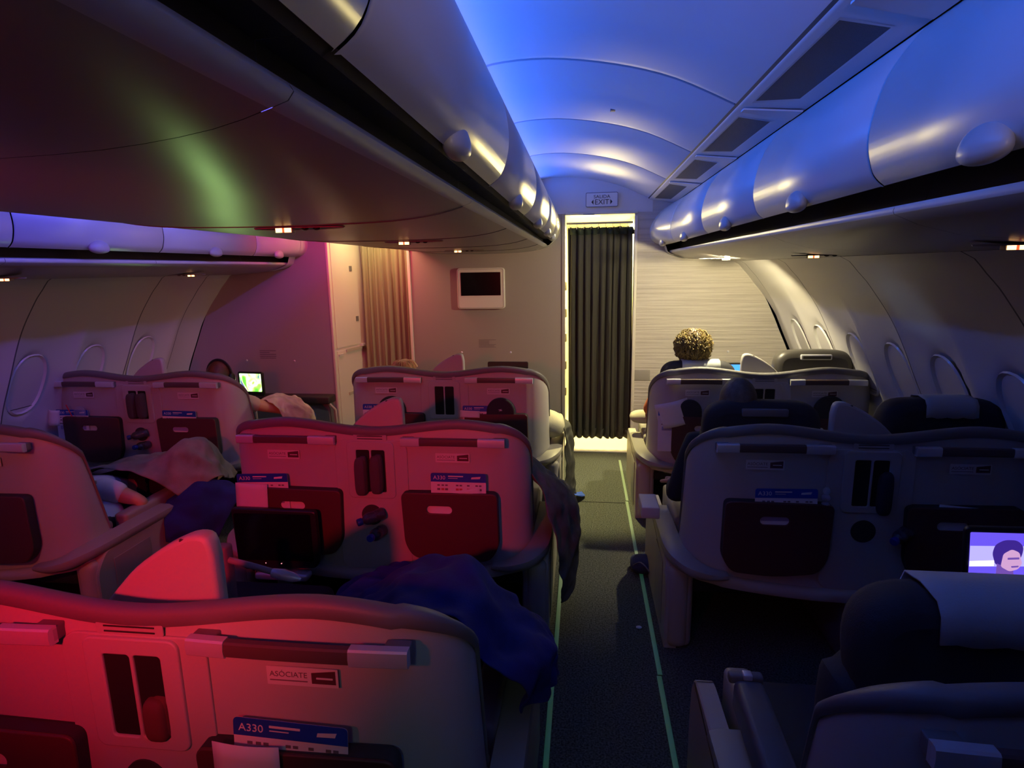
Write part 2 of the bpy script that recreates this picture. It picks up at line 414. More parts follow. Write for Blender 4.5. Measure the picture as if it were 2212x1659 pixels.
# ceiling of right aisle (and its mirror over the left aisle)
CP = [(-1.0, 2.52), (-.75, 2.52), (-.62, 2.56), (-.50, 2.63), (-.38, 2.675), (-.15, 2.685), (.12, 2.65), (.36, 2.585), (.60, 2.475)]
CPs = [tuple(p) for p in smoothpts(CP, 4)]
ribs = [.62, 1.62, 2.62, 3.62, 4.66]
cys = [-1.2]
for s in ribs: cys += [s-.04, s-.012, s, s+.012]
cys += [5.80, 5.868]
def ceil_rows(mir=False, zo=0):
    rows = []
    for y in cys:
        bump_ = 0
        for s in ribs:
            if abs(y-s) < .001: bump_ = .010
            if abs(y-(s-.04)) < .001 : bump_ = -.0
        rows.append([((x if not mir else 2*CX-x), y, z+bump_+zo) for x, z in CPs])
    return rows
def cmi(i, j):
    a, b = cys[i], cys[i+1]
    return 1 if any(abs((a+b)/2-(s-.006)) < .002 or abs((a+b)/2-(s+.006)) < .002 for s in ribs) else 0
CEILSEAM = mat('ceiling_seam', (.34, .34, .36), .5)
struct(grid('ceiling', ceil_rows(), [CEIL, CEILSEAM], None, cmi, angle=60))
struct(grid('ceiling_left', ceil_rows(True), [CEIL, CEILSEAM], None, cmi, angle=60))
# vent cornice between ceiling and bins
def cornice(side, n):
    f = (lambda x: x) if side > 0 else (lambda x: 2*CX-x)
    prof = [(.590, 2.49), (.602, 2.466), (.612, 2.460), (.835, 2.425), (.838, 2.455), (.885, 2.455)]
    r = struct(extr('trim_%d' % n, [(f(x), z) for x, z in prof], -1.2, YB, [CEIL, GROOVE], None, mi=lambda i, j: 1 if j in (0, 3, 4) else 0))
    for i, s in enumerate([-.4]+ribs):
        a, b = s+.10, s+.90
        if i == 5: b = 5.75
        def P(u, v, d=0):
            x = .612+u*(.835-.612); z = 2.462-u*(2.462-2.425)
            return (f(x), v, z-.003-d)
        g = mk('air_grille', [P(.10, a), P(.10, b), P(.74, b-.10), P(.74, a+.02), P(.13, a+.02, -.0008), P(.13, b-.03, -.0008), P(.71, b-.12, -.0008), P(.71, a+.03, -.0008)],
               [(0, 1, 5, 4), (1, 2, 6, 5), (2, 3, 7, 6), (3, 0, 4, 7), (4, 5, 6, 7)], [CEIL, GRILLE], r, [0, 0, 0, 0, 1], smooth=False)
        # scalloped divider rib between grilles
        rb = [P(.05, s-.03, .002), P(.95, s-.10, .002), P(.95, s+.04, .002), P(.05, s+.012, .002)]
        mk('cornice_rib', rb+[(x, y, z-.006) for x, y, z in rb], [(4, 5, 6, 7), (0, 1, 5, 4), (1, 2, 6, 5), (2, 3, 7, 6), (3, 0, 4, 7)], CEIL, r, smooth=False)
    return r
cornice(1, 3); cornice(-1, 4)
o = struct(G().box((.132, 3.30, 2.655), (.208, 3.345, 2.662), .003).obj('trim_5', SEAM)); o.name = 'trim_5'; o.location.z = -.013
# the arched end panel over the doorway
def end_panel(name, x0, x1, z0, zt, mats, mirror=False):
    pts = [(p if not mirror else (2*CX-p[0], p[1])) for p in CPs]
    out = [(x0, z0), (x1, z0)]+[(x1, zt)]
    return out

# ------------------------------------------------------------------ overhead bins
RB = [(.86, 2.435), (.80, 2.41), (.72, 2.35), (.655, 2.27), (.622, 2.19), (.632, 2.11), (.68, 2.06), (.755, 2.042)]     # door outer skin
RB2 = [(.86, 2.437), (.815, 2.40), (.755, 2.315), (.724, 2.22), (.717, 2.145), (.730, 2.085), (.745, 2.060), (.765, 2.043)]     # same skin before it flares at the bulkhead
def skin(y, ya, yb):
    t = min(1, max(0, (y-ya)/(yb-ya))); t = t*t*(3-2*t)
    return [tuple(p) for p in smoothpts([(a[0]*t+b[0]*(1-t), a[1]*t+b[1]*(1-t)) for a, b in zip(RB, RB2)], 4)]
RBs = skin(0, 1, 2)
RBODY = [(.765, 2.046), (.84, 2.085), (.90, 2.08), (.87, 2.00), (.80, 1.992), (.797, 1.980), (.80, 1.972), (.86, 1.945), (.97, 1.915), (1.18, 1.898), (1.395, 1.886)]
def side_bin(side, y0, y1, hy, label, zo=0, last=False):
    f = (lambda x: x) if side > 0 else (lambda x: 2*CX-x)
    t = thing('overhead_bin', label, 'overhead bin', (f(1.0), (y0+y1)/2, 2.2+zo), group='overhead bins on the %s side' % ('right' if side > 0 else 'left'))
    ox, oy, oz = t.location
    L = lambda pts: [(f(x)-ox, z+zo-oz) for x, z in pts]
    g = .004
    # slightly rounded door ends
    n_ = 12 if last else 1
    ys = [y0+g]+[y0+g+.006+(y1-y0-2*g-.012)*q/n_ for q in range(n_+1)]+[y1-g]
    rows = []; fl = (y0, y1) if last else (90, 91)
    for i, y in enumerate(ys):
        k = .006 if i in (0, len(ys)-1) else 0
        rows.append([((f(x+k) - ox), y-oy, z+zo-oz-(k*.3)) for x, z in skin(y, *fl)])
    d = grid('door', rows, BIN, t, angle=50)
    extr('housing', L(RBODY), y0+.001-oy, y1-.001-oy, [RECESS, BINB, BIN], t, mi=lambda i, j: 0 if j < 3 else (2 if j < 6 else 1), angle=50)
    extr('backing', L([(p[0]+.02, p[1]+.004) for p in RBs]), y0-.004-oy, y1+.004-oy, GROOVE, t)
    # latch: half-dome scoop
    latch(d, (f(.738 if not last else .71)-ox, hy-oy, 2.052+zo-oz), side)
    if last:
        cap = skin(1, 0, 1)+[(.775, 1.985), (.82, 1.95), (.90, 1.925), (.97, 1.915), (1.38, 1.886), (1.40, 2.44)]
        # closing cap bulges past the bulkhead line: outline plate
        n = len(cap); yy = y1-.05
        e = 1.006
        vs = [(f(x)-ox, y1-oy, z+zo-oz) for x, z in cap]
        mk('end_cap', vs, [tuple(range(n))], BIN, t, smooth=False)
        # short fixed end section (no recess)
        rows = []
        er = []
        for q in range(5):
            y = y1-.12+.12*q/4; er.append([(f(x-.003 if x < .9 else x)-ox, y-oy, z+zo-oz) for x, z in skin(y, y0, y1)+[(.775, 1.985), (.80, 1.965), (.86, 1.94), (.97, 1.915)]])
        grid('end_section', er, BIN, t, angle=50)
    return t
def latch(parent, c, side):
    k = 1 if side > 0 else -1
    def fn(q):
        r = q.copy()
        if r.z < -.15: r.z = -.15-(-r.z-.15)*.55
        return r
    G().ball((c[0]-side*.006, c[1], c[2]), (.028, .070, .046), 26, fn).obj('latch', LATCH, parent, 60)
rs = [(-.75, .62, .1, 'right overhead bin nearest the camera, partly out of frame'), (.62, 1.70, 1.25, 'right overhead bin with large latch at the right edge of the photo'),
      (1.70, 2.75, 2.24, 'long blue-lit right overhead bin second from the camera'), (2.75, 3.89, 3.30, 'right overhead bin over the middle seat row'),
      (3.89, 5.20, 4.60, 'right overhead bin with yellow streak, second from the bulkhead'), (5.20, YB, 5.60, 'short right overhead bin touching the bulkhead')]
for i, (a, b, hh, lab) in enumerate(rs): side_bin(1, a, b, hh, lab, 0, i == 5)
ls = [(-.75, .9, .1, 'left overhead bin behind the picture edge'), (.9, 2.62, 1.7, 'left overhead bin cut by the left photo edge'), (2.62, 3.66, 3.13, 'violet-lit left overhead bin with a blurred latch, third from bulkhead'),
      (3.66, 4.78, 4.22, 'violet pink left overhead bin, middle of the visible three'), (4.78, YL, 5.10, 'short pink-lit left overhead bin beside the left bulkhead')]
for i, (a, b, hh, lab) in enumerate(ls): side_bin(-1, a, b, hh, lab, -.055, i == 4)

# centre bins: doors on both sides, domed underside
MD = [(-.52, 2.56), (-.42, 2.52), (-.31, 2.44), (-.25, 2.36), (-.226, 2.27), (-.228, 2.19), (-.25, 2.13), (-.285, 2.100)]
MDs = [tuple(p) for p in smoothpts(MD, 4)]
MU = [(-.285, 2.103), (-.34, 2.120), (-.385, 2.118), (-.385, 2.078), (-.348, 2.070), (-.342, 2.060), (-.350, 2.050), (-.45, 2.022), (-.60, 2.004), (-.80, 1.998), (-.99, 1.996)]
MUs = MU[:7]+[tuple(p) for p in smoothpts(MU[6:], 3)][1:]
def centre_bin(y0, y1, hr, hl, label, last=False):
    t = thing('centre_overhead_bin', label, 'overhead bin', (CX, (y0+y1)/2, 2.2), group='double-sided overhead bins in the centre'); ox, oy, oz = t.location
    full = MUs+[(2*CX-x, z) for x, z in MUs[::-1][1:]]
    n = len(MUs); N = len(full)
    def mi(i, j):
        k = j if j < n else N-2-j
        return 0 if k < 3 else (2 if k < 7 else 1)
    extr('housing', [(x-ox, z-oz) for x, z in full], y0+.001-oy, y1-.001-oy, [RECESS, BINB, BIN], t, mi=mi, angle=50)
    for side, hy in ((1, hr), (-1, hl)):
        f = (lambda x: x) if side > 0 else (lambda x: 2*CX-x)
        rows = []
        for i, y in enumerate([y0+.004, y0+.010, y1-.010, y1-.004]):
            kk = .006 if i in (0, 3) else 0
            rows.append([(f(x-kk)-ox, y-oy, z-oz-kk*.3) for x, z in MDs])
        d = grid('door', rows, BIN, t, angle=50)
        extr('backing', [(f(x-.02)-ox, z-.004-oz) for x, z in MDs], y0-.004-oy, y1+.004-oy, GROOVE, t)
        latch(d, (f(-.274)-ox, hy-oy, 2.106-oz), -side)
    # underside seam
    if y1 > 1:
        g = G(); g.tube([(x-ox, y1-oy, z-oz-.0005) for x, z in full[7:N-7]], .0025, 5); g.obj('underside_seam', SEAM, t)
    if last:
        cap = MDs+[(-.33, 2.055), (-.40, 2.03), (-.60, 2.004), (CX, 1.996)]
        out = cap+[(2*CX-x, z) for x, z in cap[::-1][1:]]
        pf = MDs+[(-.325, 2.062), (-.36, 2.045), (-.45, 2.022)]
        for s in (1, -1):
            f = (lambda x: x) if s > 0 else (lambda x: 2*CX-x)
            extr('end_section', [(f(x+.003)-ox, z-oz) for x, z in pf], y1-.14-oy, y1-oy, BIN, t, angle=50)
        mk('end_cap', [(x-ox, y1-oy, z-oz) for x, z in out], [tuple(range(len(out)))], BIN, t, smooth=False)
cs = [(-.75, .72, 0., 0., 'centre overhead bin nearest the camera with a dark curved door gap'), (.72, 1.88, 1.31, 1.3, 'centre overhead bin with the biggest half-dome latch'),
      (1.88, 2.95, 2.43, 2.4, 'centre overhead bin over the middle row'), (2.95, 4.05, 3.58, 3.5, 'centre overhead bin with a bright yellow streak'), (4.05, 5.0, 4.52, 4.5, 'short centre overhead bin second from the bulkhead'),
      (5.0, YB, 5.3, 5.3, 'centre overhead bin ending against the screen bulkhead')]
for i, (a, b, r_, l_, lab) in enumerate(cs): centre_bin(a, b, r_, l_, lab, i == 5)

# passenger service panels: oval recess with lit sign
SIGNL = emis('sign_lit', (1, .50, .18), 5.0); SIGNR = emis('sign_red', (1, .10, .03), 1.6)
def service_panel(x, y, z, s, label, dirx=1):
    t = thing('service_panel', label, 'overhead service panel', (x, y, z), group='service panels with lit signs')
    n = 28; pl = [(.16*s*cos(2*pi*k/n)+.05*dirx*s, .055*s*sin(2*pi*k/n)) for k in range(n)]
    rows = [[(a*1.0, b, -.002) for a, b in pl], [(a*.97, b*.95, -.007) for a, b in pl], [(a*.86, b*.8, -.003) for a, b in pl], [(a*.02, b*.02, -.002) for a, b in pl]]
    grid('panel_dish', rows, [BINB, GREYLEATHER], t, mi=lambda i, j: 1 if i == 2 else 0, close_v=True, angle=30)
    b = G().box((-.030*s, -.014, -.020), (.030*s, .012, 0), .003, 2).obj('sign_box', BINB, t)
    g = G()
    g.box((-.027*s, -.0165, -.0185), (-.004*s, -.0135, -.003)); g.box((.004*s, -.0165, -.0185), (.027*s, -.0135, -.003))
    g.obj('lit_pictogram', SIGNL, b)
    G().box((-.004*s, -.0163, -.0185), (.004*s, -.0137, -.003)).obj('red_bar', SIGNR, b)
    for q in (.07, .11): G().ball((q*dirx*s, 0, -.006), (.013, .013, .007), 12).obj('air_nozzle', PLASTB, t)
    return t
for x, y, s, lab in [(-1.0, 1.96, 1, 'nearest lit sign panel under the centre bins'), (-.93, 3.10, 1, 'middle lit sign panel under the centre bins'), (-.98, 4.70, 1, 'farthest lit sign panel under the centre bins, by the wall screen')]:
    service_panel(x, y, 1.999, s, lab)
service_panel(1.20, 3.36, 1.897, 1, 'lit sign panel under the right bins over the middle row')
service_panel(1.07, 4.74, 1.904, 1, 'yellow-glowing lit sign panel under the right bins next to the bulkhead', -1)
service_panel(1.20, 1.86, 1.897, 1, 'sign panel under the right bins nearest the camera')
service_panel(-3.02, 2.84, 1.846, 1, 'lit sign panel under the left bins at the left photo edge', -1)
service_panel(-3.02, 4.36, 1.846, 1, 'lit sign panel under the left bins near the left bulkhead', -1)
READ = emis('reading_lens', (1, .85, .55), 9)
tag(G().cyl((1.02, 4.48, 1.914), (1.02, 4.48, 1.902), .018).obj('reading_light', READ), 'glowing round reading light under the right bins by the bulkhead', 'reading light')

# ------------------------------------------------------------------ bulkheads
def ceil_z(x):
    for a, b in zip(CPs, CPs[1:]):
        if a[0] <= x <= b[0]: return a[1]+(b[1]-a[1])*(x-a[0])/(b[0]-a[0])
    return 2.47
def wall_plate(name, pts, y, mats, thick=.03):
    n = len(pts)
    vs = [(x, y, z) for x, z in pts]+[(x, y+thick, z) for x, z in pts]
    fs = [tuple(range(n)), tuple(range(2*n-1, n-1, -1))]+[(i, (i+1) % n, n+(i+1) % n, n+i) for i in range(n)]
    return mk(name, vs, fs, mats, smooth=False)
DL, DR, DT = -.175, .478, 2.350
struct(wall_plate('wall_front_centre', [(-1.72, 0), (DL, 0), (DL, 2.52), (-1.72, 2.52)], YB, BULK))
cz = [(x/20, ceil_z(x/20)) for x in range(12, -20, -1)]
struct(wall_plate('wall_front_over_door', [(-.95, DT), (.64, DT), (.64, 2.46)]+cz, YB-.002, CEIL))
rp = [(DR, 0)]+[(wall_x(z)+.02, z) for z in (0, .3, .62, .94, 1.1, 1.205, 1.35, 1.51, 1.62, 1.72, 1.80, 1.885)]+[(1.42, 2.47), (DR, 2.47)]
struct(wall_plate('wall_front_right', rp, YB, LINED))
struct(G().box((DR+.0, YB-.006, .74), (.66, YB+.001, .85), .003).obj('trim_6', LEDGE)).name = 'trim_6'
lp = [(-2.43, 0)]+[(2*CX-wall_x(z)-.02, z-.04) for z in (0.04, .3, .62, .94, 1.1, 1.205, 1.35, 1.51, 1.62, 1.72, 1.80, 1.885)]+[(2*CX-1.42, 2.47), (-2.43, 2.47)]
LBK = mat('left_bulkhead_laminate', (.34, .30, .32), .6)
struct(wall_plate('wall_front_left', lp, YL, LBK))
# door jamb trims right doorway
DJ = struct(bpy.data.objects.new('door_1', None)); COL.objects.link(DJ)
G().box((DL-.035, YB-.012, 0), (DL, YB+.06, DT+.0), .006).obj('jamb', BULK, DJ)
G().box((DR, YB-.012, 0), (DR+.03, YB+.30, DT-.03), .006).obj('jamb', CREAM, DJ)
G().box((DL-.0, YB-.010, DT-.012), (DR+.03, YB+.05, DT+.012), .005).obj('head_rail', CREAM, DJ)
G().box((-.005, YB-.016, DT-.016), (.10, YB-.006, DT-.004), .002).obj('latch_plate', LEDGE, DJ)
G().box((DL+.01, YB+.07, 2.255), (DR-.01, YB+.10, 2.275), .004).obj('curtain_rail', LEDGE, DJ)
# passage room beyond the right doorway
struct(G().box((-.24, 5.90, 0), (-.20, 8.0, 2.4)).obj('wall_galley_left', CREAM)); 
struct(G().box((.51, 6.20, 0), (.55, 8.0, 2.4)).obj('wall_galley_right', CREAM))
struct(G().box((-.24, 8.0, 0), (.55, 8.04, 2.4)).obj('wall_galley_back', CREAM))
struct(G().box((-.24, 5.90, 2.355), (.55, 8.04, 2.39)).obj('ceiling_galley', CREAM))
EMG = emis('galley_light_panel', (1, .86, .38), 5)
tag(G().box((-.13, 6.02, 2.335), (.16, 6.10, 2.352), .004).obj('galley_lamp', EMG), 'glowing yellow lamp panel in the doorway header above the dark curtain', 'lamp')
# stuff on the galley left wall seen in the bright gap
for i, z in enumerate((.55, .82, 1.1, 1.35, 1.62)):
    tag(G().box((-.20, 6.0+.03*i, z), (-.165, 6.12+.03*i, z+.09), .01).obj('wall_latch', LEDGE), ['lowest', 'second lowest', 'middle', 'second highest', 'highest'][i]+' grey cabinet latch in the bright gap left of the dark curtain', 'latch', 'cabinet latches beyond the curtain')
# curtains
def curtain(name, x0, x1, z0, z1, y, pleats, amp, m, label, seed=1, dy=0, top=True):
    rnd = random.Random(seed); rows = []
    N = pleats*12; phs = [rnd.uniform(-1.1, 1.1) for _ in range(pleats+2)]; am = [rnd.uniform(.45, 1.4) for _ in range(pleats+2)]
    for j in range(25):
        v = j/24; z = z1+(z0-z1)*v; row = []
        for i in range(N+1):
            u = i/N; p = u*pleats; k = int(p); fr = p-k
            ph = phs[k]*(1-fr)+phs[min(k+1, pleats)]*fr; aa = am[k]*(1-fr)+am[min(k+1, pleats)]*fr
            a = amp*aa*(.55+.45*min(1, v*3))
            w = sin(2*pi*p+ph+.5*sin(3*v+k))+.45*sin(4*pi*p+1.7*ph+v*2.5)+.25*sin(6.3*pi*p+k*2.1+v*1.2)*min(1, v*2)
            xx = x0+(x1-x0)*u+.012*sin(2*pi*p*1.0+v*2)*aa
            zz = z+(.010*sin(2*pi*p+ph) if v == 0 else 0)+(.006*sin(2*pi*p+ph) if v == 1 else 0)
            row.append((xx, y+dy*u+a*w, zz))
        rows.append(row)
    o = grid(name, rows, m, None, angle=80)
    md = o.modifiers.new('s', 'SOLIDIFY'); md.thickness = .003
    return tag(o, label, 'curtain')
cu = curtain('doorway_curtain', DL+.022, DR-.014, .135, 2.215, YB+.075, 9, .022, CURT_D, 'dark olive pleated curtain drawn across the right aisle doorway', 3)
hm = curtain('curtain_hem', DL+.022, DR-.014, .13, .22, YB+.070, 9, .022, mat('hem', (.05, .045, .035), .9), 'x', 3)
for q in ('label', 'category'): del hm[q]
hm.parent = cu
hb = curtain('curtain_header', DL+.022, DR-.014, 2.16, 2.222, YB+.070, 9, .022, mat('heading', (.02, .03, .015), .9), 'x', 3)
for q in ('label', 'category'): del hb[q]
hb.parent = cu
for i in range(9):
    u = (i+.25)/9; x = DL+.022+(DR-DL-.036)*u
    G().tube([(x, YB+.085, 2.262), (x+.004, YB+.08, 2.235), (x, YB+.07, 2.212)], .003, 6).obj('curtain_hook', CREAM, cu)
# left doorway: cream lavatory wall and tan curtain
struct(G().box((-2.43, YL-.004, 0), (-2.405, YL+.035, 2.36), .005).obj('trim_7', CREAM)).name = 'trim_7'
lw = struct(mk('wall_lavatory', [(-2.42, YL+.03, 0), (-2.30, 6.12, 0), (-2.30, 6.12, 2.4), (-2.42, YL+.03, 2.4)], [(0, 1, 2, 3)], CREAM))
def onlav(u, z, d=.0):
    x = -2.42+.12*u; y = YL+.03+(6.12-YL-.03)*u
    n = Vector((.98, -.2, 0)); return (x+n.x*d, y+n.y*d, z)
dv = struct(bpy.data.objects.new('door_2', None)); COL.objects.link(dv)
def lavp(name, u0, u1, z0, z1, d, m, par):
    vs = [onlav(u0, z0, d), onlav(u1, z0, d), onlav(u1, z1, d), onlav(u0, z1, d)]; vs += [onlav(u0, z0, 0), onlav(u1, z0, 0), onlav(u1, z1, 0), onlav(u0, z1, 0)]
    return mk(name, vs, [(0, 1, 2, 3), (0, 4, 5, 1), (1, 5, 6, 2), (2, 6, 7, 3), (3, 7, 4, 0)], m, par, smooth=False)
lavp('upper_panel', .06, .94, 1.10, 2.3, .006, CREAM, dv); lavp('lower_panel', .06, .94, .1, 1.07, .006, CREAM, dv)
lavp('hinge', .08, .20, 1.02, 1.04, .02, CAP, dv); lavp('rail', .30, .92, 1.045, 1.07, .018, PALE, dv); lavp('rail', .30, .92, .60, .63, .016, PALE, dv)
lavp('coat_hook', .74, .84, 1.075, 1.10, .04, CAP, dv); lavp('lock_plate', .55, .62, 1.85, 1.90, .012, RIM, dv); lavp('lock_plate', .66, .73, 1.34, 1.39, .012, RIM, dv)
curtain('side_curtain', -2.28, -1.735, .12, 2.30, 5.99, 8, .026, CURT_T, 'tan pleated curtain hanging in the left aisle passage', 5, -.08)
struct(G().box((-1.745, YB-.02, 0), (-1.715, YB+.05, 2.4), .006).obj('trim_8', CREAM)).name = 'trim_8'
struct(G().box((-2.6, 8.0, 0), (-1.5, 8.04, 2.45)).obj('wall_passage_back', CREAM))
struct(G().box((-2.6, 6.12, 2.40), (-1.5, 8.04, 2.44)).obj('ceiling_passage', CREAM))
# screen on the middle bulkhead
wm = thing('wall_monitor', 'cream framed monitor with a dark screen mounted on the middle bulkhead', 'monitor', (-1.0, YB, 1.66))
plate('housing', [rrect(0, 0, .475, .40, .03), ], .05, mat('monitor_cream', (.62, .58, .52), .4), wm, (0, -.025, 0), .01)
plate('screen', [rrect(0, .045, .395, .225, .004)], .006, SCREENB, wm, (0, -.052, 0))
plate('inner_bezel', [rrect(0, 0, .452, .378, .022), rrect(0, 0, .444, .370, .02)], .003, LEDGE, wm, (0, -.0505, 0))
# printed notices and screws
def notice(x, y, z, n, w, label, m=INK, dz=.0135):
    g = G(); rnd = random.Random(int(x*100)); 
    for i in range(n):
        ww = w*rnd.choice([1, 1, .97, .9, .6]) if i else w
        g.box((x-w/2, y-.0015, z-i*dz), (x-w/2+ww, y, z-i*dz+.005))
    return tag(g.obj('printed_notice', m), label, 'notice', 'small notices on the bulkheads')
notice(-.955, YB, 1.145, 7, .175, 'small dark printed notice on the middle bulkhead below the monitor', dz=.012)
notice(-3.10, YL, 1.085, 5, .17, 'small dark printed notice on the left bulkhead', m=mat('ink_violet', (.10, .06, .10), .6), dz=.018)
notice(1.16, YB, 1.165, 6, .13, 'faint bluish printed notice on the ribbed right bulkhead beside the curly head', m=mat('ink_blue', (.25, .27, .33), .6), dz=.014)
for x, y, z, lab in [(-1.22, YB, 1.02, 'left screw head low on the middle bulkhead'), (-.72, YB, 1.02, 'right screw head low on the middle bulkhead'), (-3.33, YL, .99, 'left screw head on the left bulkhead'), (-2.83, YL, .985, 'right screw head on the left bulkhead'), (1.39, YB, 1.03, 'chrome screw head on the ribbed right bulkhead')]:
    tag(G().ball((x, y, z), (.011, .006, .011), 12).obj('screw_head', CAP), lab, 'screw', 'screw heads on the bulkheads')
# exit sign
es = thing('exit_sign', 'white rectangular exit sign over the right aisle doorway', 'exit sign', (.168, YB-.004, 2.47))
plate('sign_face', [rrect(0, 0, .30, .132, .012)], .02, mat('sign_face_white', (.66, .66, .68), .4), es, (0, -.008, 0), .003)
plate('sign_border', [rrect(0, 0, .300, .132, .014), rrect(0, 0, .290, .122, .010)], .004, mat('sign_edge', (.12, .12, .16), .5), es, (0, -.018, 0))
SINK = mat('sign_ink', (.02, .018, .02), .5)
text('upper_word', 'SALIDA', .042, SINK, es, (0, -.0195, .013), align='CENTER', sx=1.12, thick=.001)
text('lower_word', 'EXIT', .066, SINK, es, (0, -.0195, -.043), align='CENTER', sx=1.0, thick=.001)
for s in (-1, 1): plate('arrow', [[(s*.098, -.021), (s*.078, .003), (s*.078, -.045)]], .002, SINK, es, (0, -.0195, 0))
# console with shelf on the left bulkhead
bc = thing('bulkhead_console', 'dark shelf console with pocket under the left bulkhead notice', 'console', (-3.2, YL, 0))
G().box((-.80, -.16, .585), (.77, 0, .66), .015).obj('shelf', mat('console_dark', (.03, .025, .025), .5), bc)
G().box((-.80, -.10, .02), (.74, 0, .585), .01).obj('console_front', mat('console_grey', (.12, .12, .13), .6), bc)
wall_tr = G(); wall_tr.tube([(.745, -.13, .60), (.80, -.10, .52), (.80, -.08, .30), (.80, -.06, .02)], .012, 8).obj('console_edge', PANELM, bc)
bc2 = thing('bulkhead_console', 'dark shelf console at the foot of the middle bulkhead, ahead of the front row', 'console', (-1.0, YB, 0))
G().box((-.62, -.14, .58), (.62, 0, .65), .015).obj('shelf', MT['console_dark'], bc2); G().box((-.62, -.10, .02), (.62, 0, .58), .01).obj('console_front', MT['console_grey'], bc2)

# ================================================================== SEAT UNITS
HW = .755
def top_z(x):
    a = abs(x)
    if a < .43: t = a/.43; return 1.105+.041*t*t*(3-2*t)
    return 1.146-.020*((a-.43)/.175)**1.6
def plan():
    """points (x, y, nx, ny, ztop, zbottom) round the shell, left wing to right wing"""
    R = .15; out = []
    half = []
    for i in range(15): x = (HW-R)*i/14; half.append((x, -.022*(1-(x/HW)**2)+.0, 0, -1))
    for k in range(1, 13):
        a = pi/2*k/12; half.append((HW-R+R*sin(a), R-R*cos(a), sin(a), -cos(a)))
    for y in (.165, .185, .205, .225, .245, .26): half.append((HW, y, 1, 0))
    res = []
    for (x, y, nx, ny) in half:
        if y <= .001: zt = top_z(x)
        elif y < R+.0001: ang = math.acos(max(-1, min(1, (R-y)/R)))/(pi/2); zt = 1.126-.150*ang**1.9
        else: t = min(1, (y-R)/.11); zt = .976-.50*t**1.1
        zb = .385+.07*(x/HW)**2+ (.06*min(1, y/.2) if y > 0 else 0)
        res.append((x, y, nx, ny, max(zt, zb+.03), min(zb, .44)))
    left = [(-x, y, -nx, ny, zt, zb) for (x, y, nx, ny, zt, zb) in res[:0:-1]]
    return left+res
PL = plan()
def shell_mesh(parent):
    T = .035; nv = 12; rows = []
    for (x, y, nx, ny, zt, zb) in PL:
        row = []
        for j in range(nv+1):
            v = j/nv; z = zb+(zt-zb)*v
            fl = .010*(1-v); ins = .012*max(0, (v-.9)/.1)**2
            row.append((x+nx*(fl-ins)*(1 if abs(nx) > .2 else 0), y+ny*(fl*.3-ins), z))
        for j in range(nv, -1, -1):
            v = j/nv; z = zb+(zt-zb)*v
            row.append((x-nx*T, y-ny*T, z))
        rows.append(row)
    return grid('shell', rows, SHELL, parent, close_v=True, caps=True, angle=50)
def sweep(name, path, sect, mats, parent, mi=None):
    """path: (pos, normal, scale); sect: (n, z) offsets"""
    rows = [[(p[0]+n[0]*a*s, p[1]+n[1]*a*s, p[2]+b*s) for a, b in sect] for p, n, s in path]
    return grid(name, rows, mats, parent, mi, close_v=True, caps=True, angle=50)
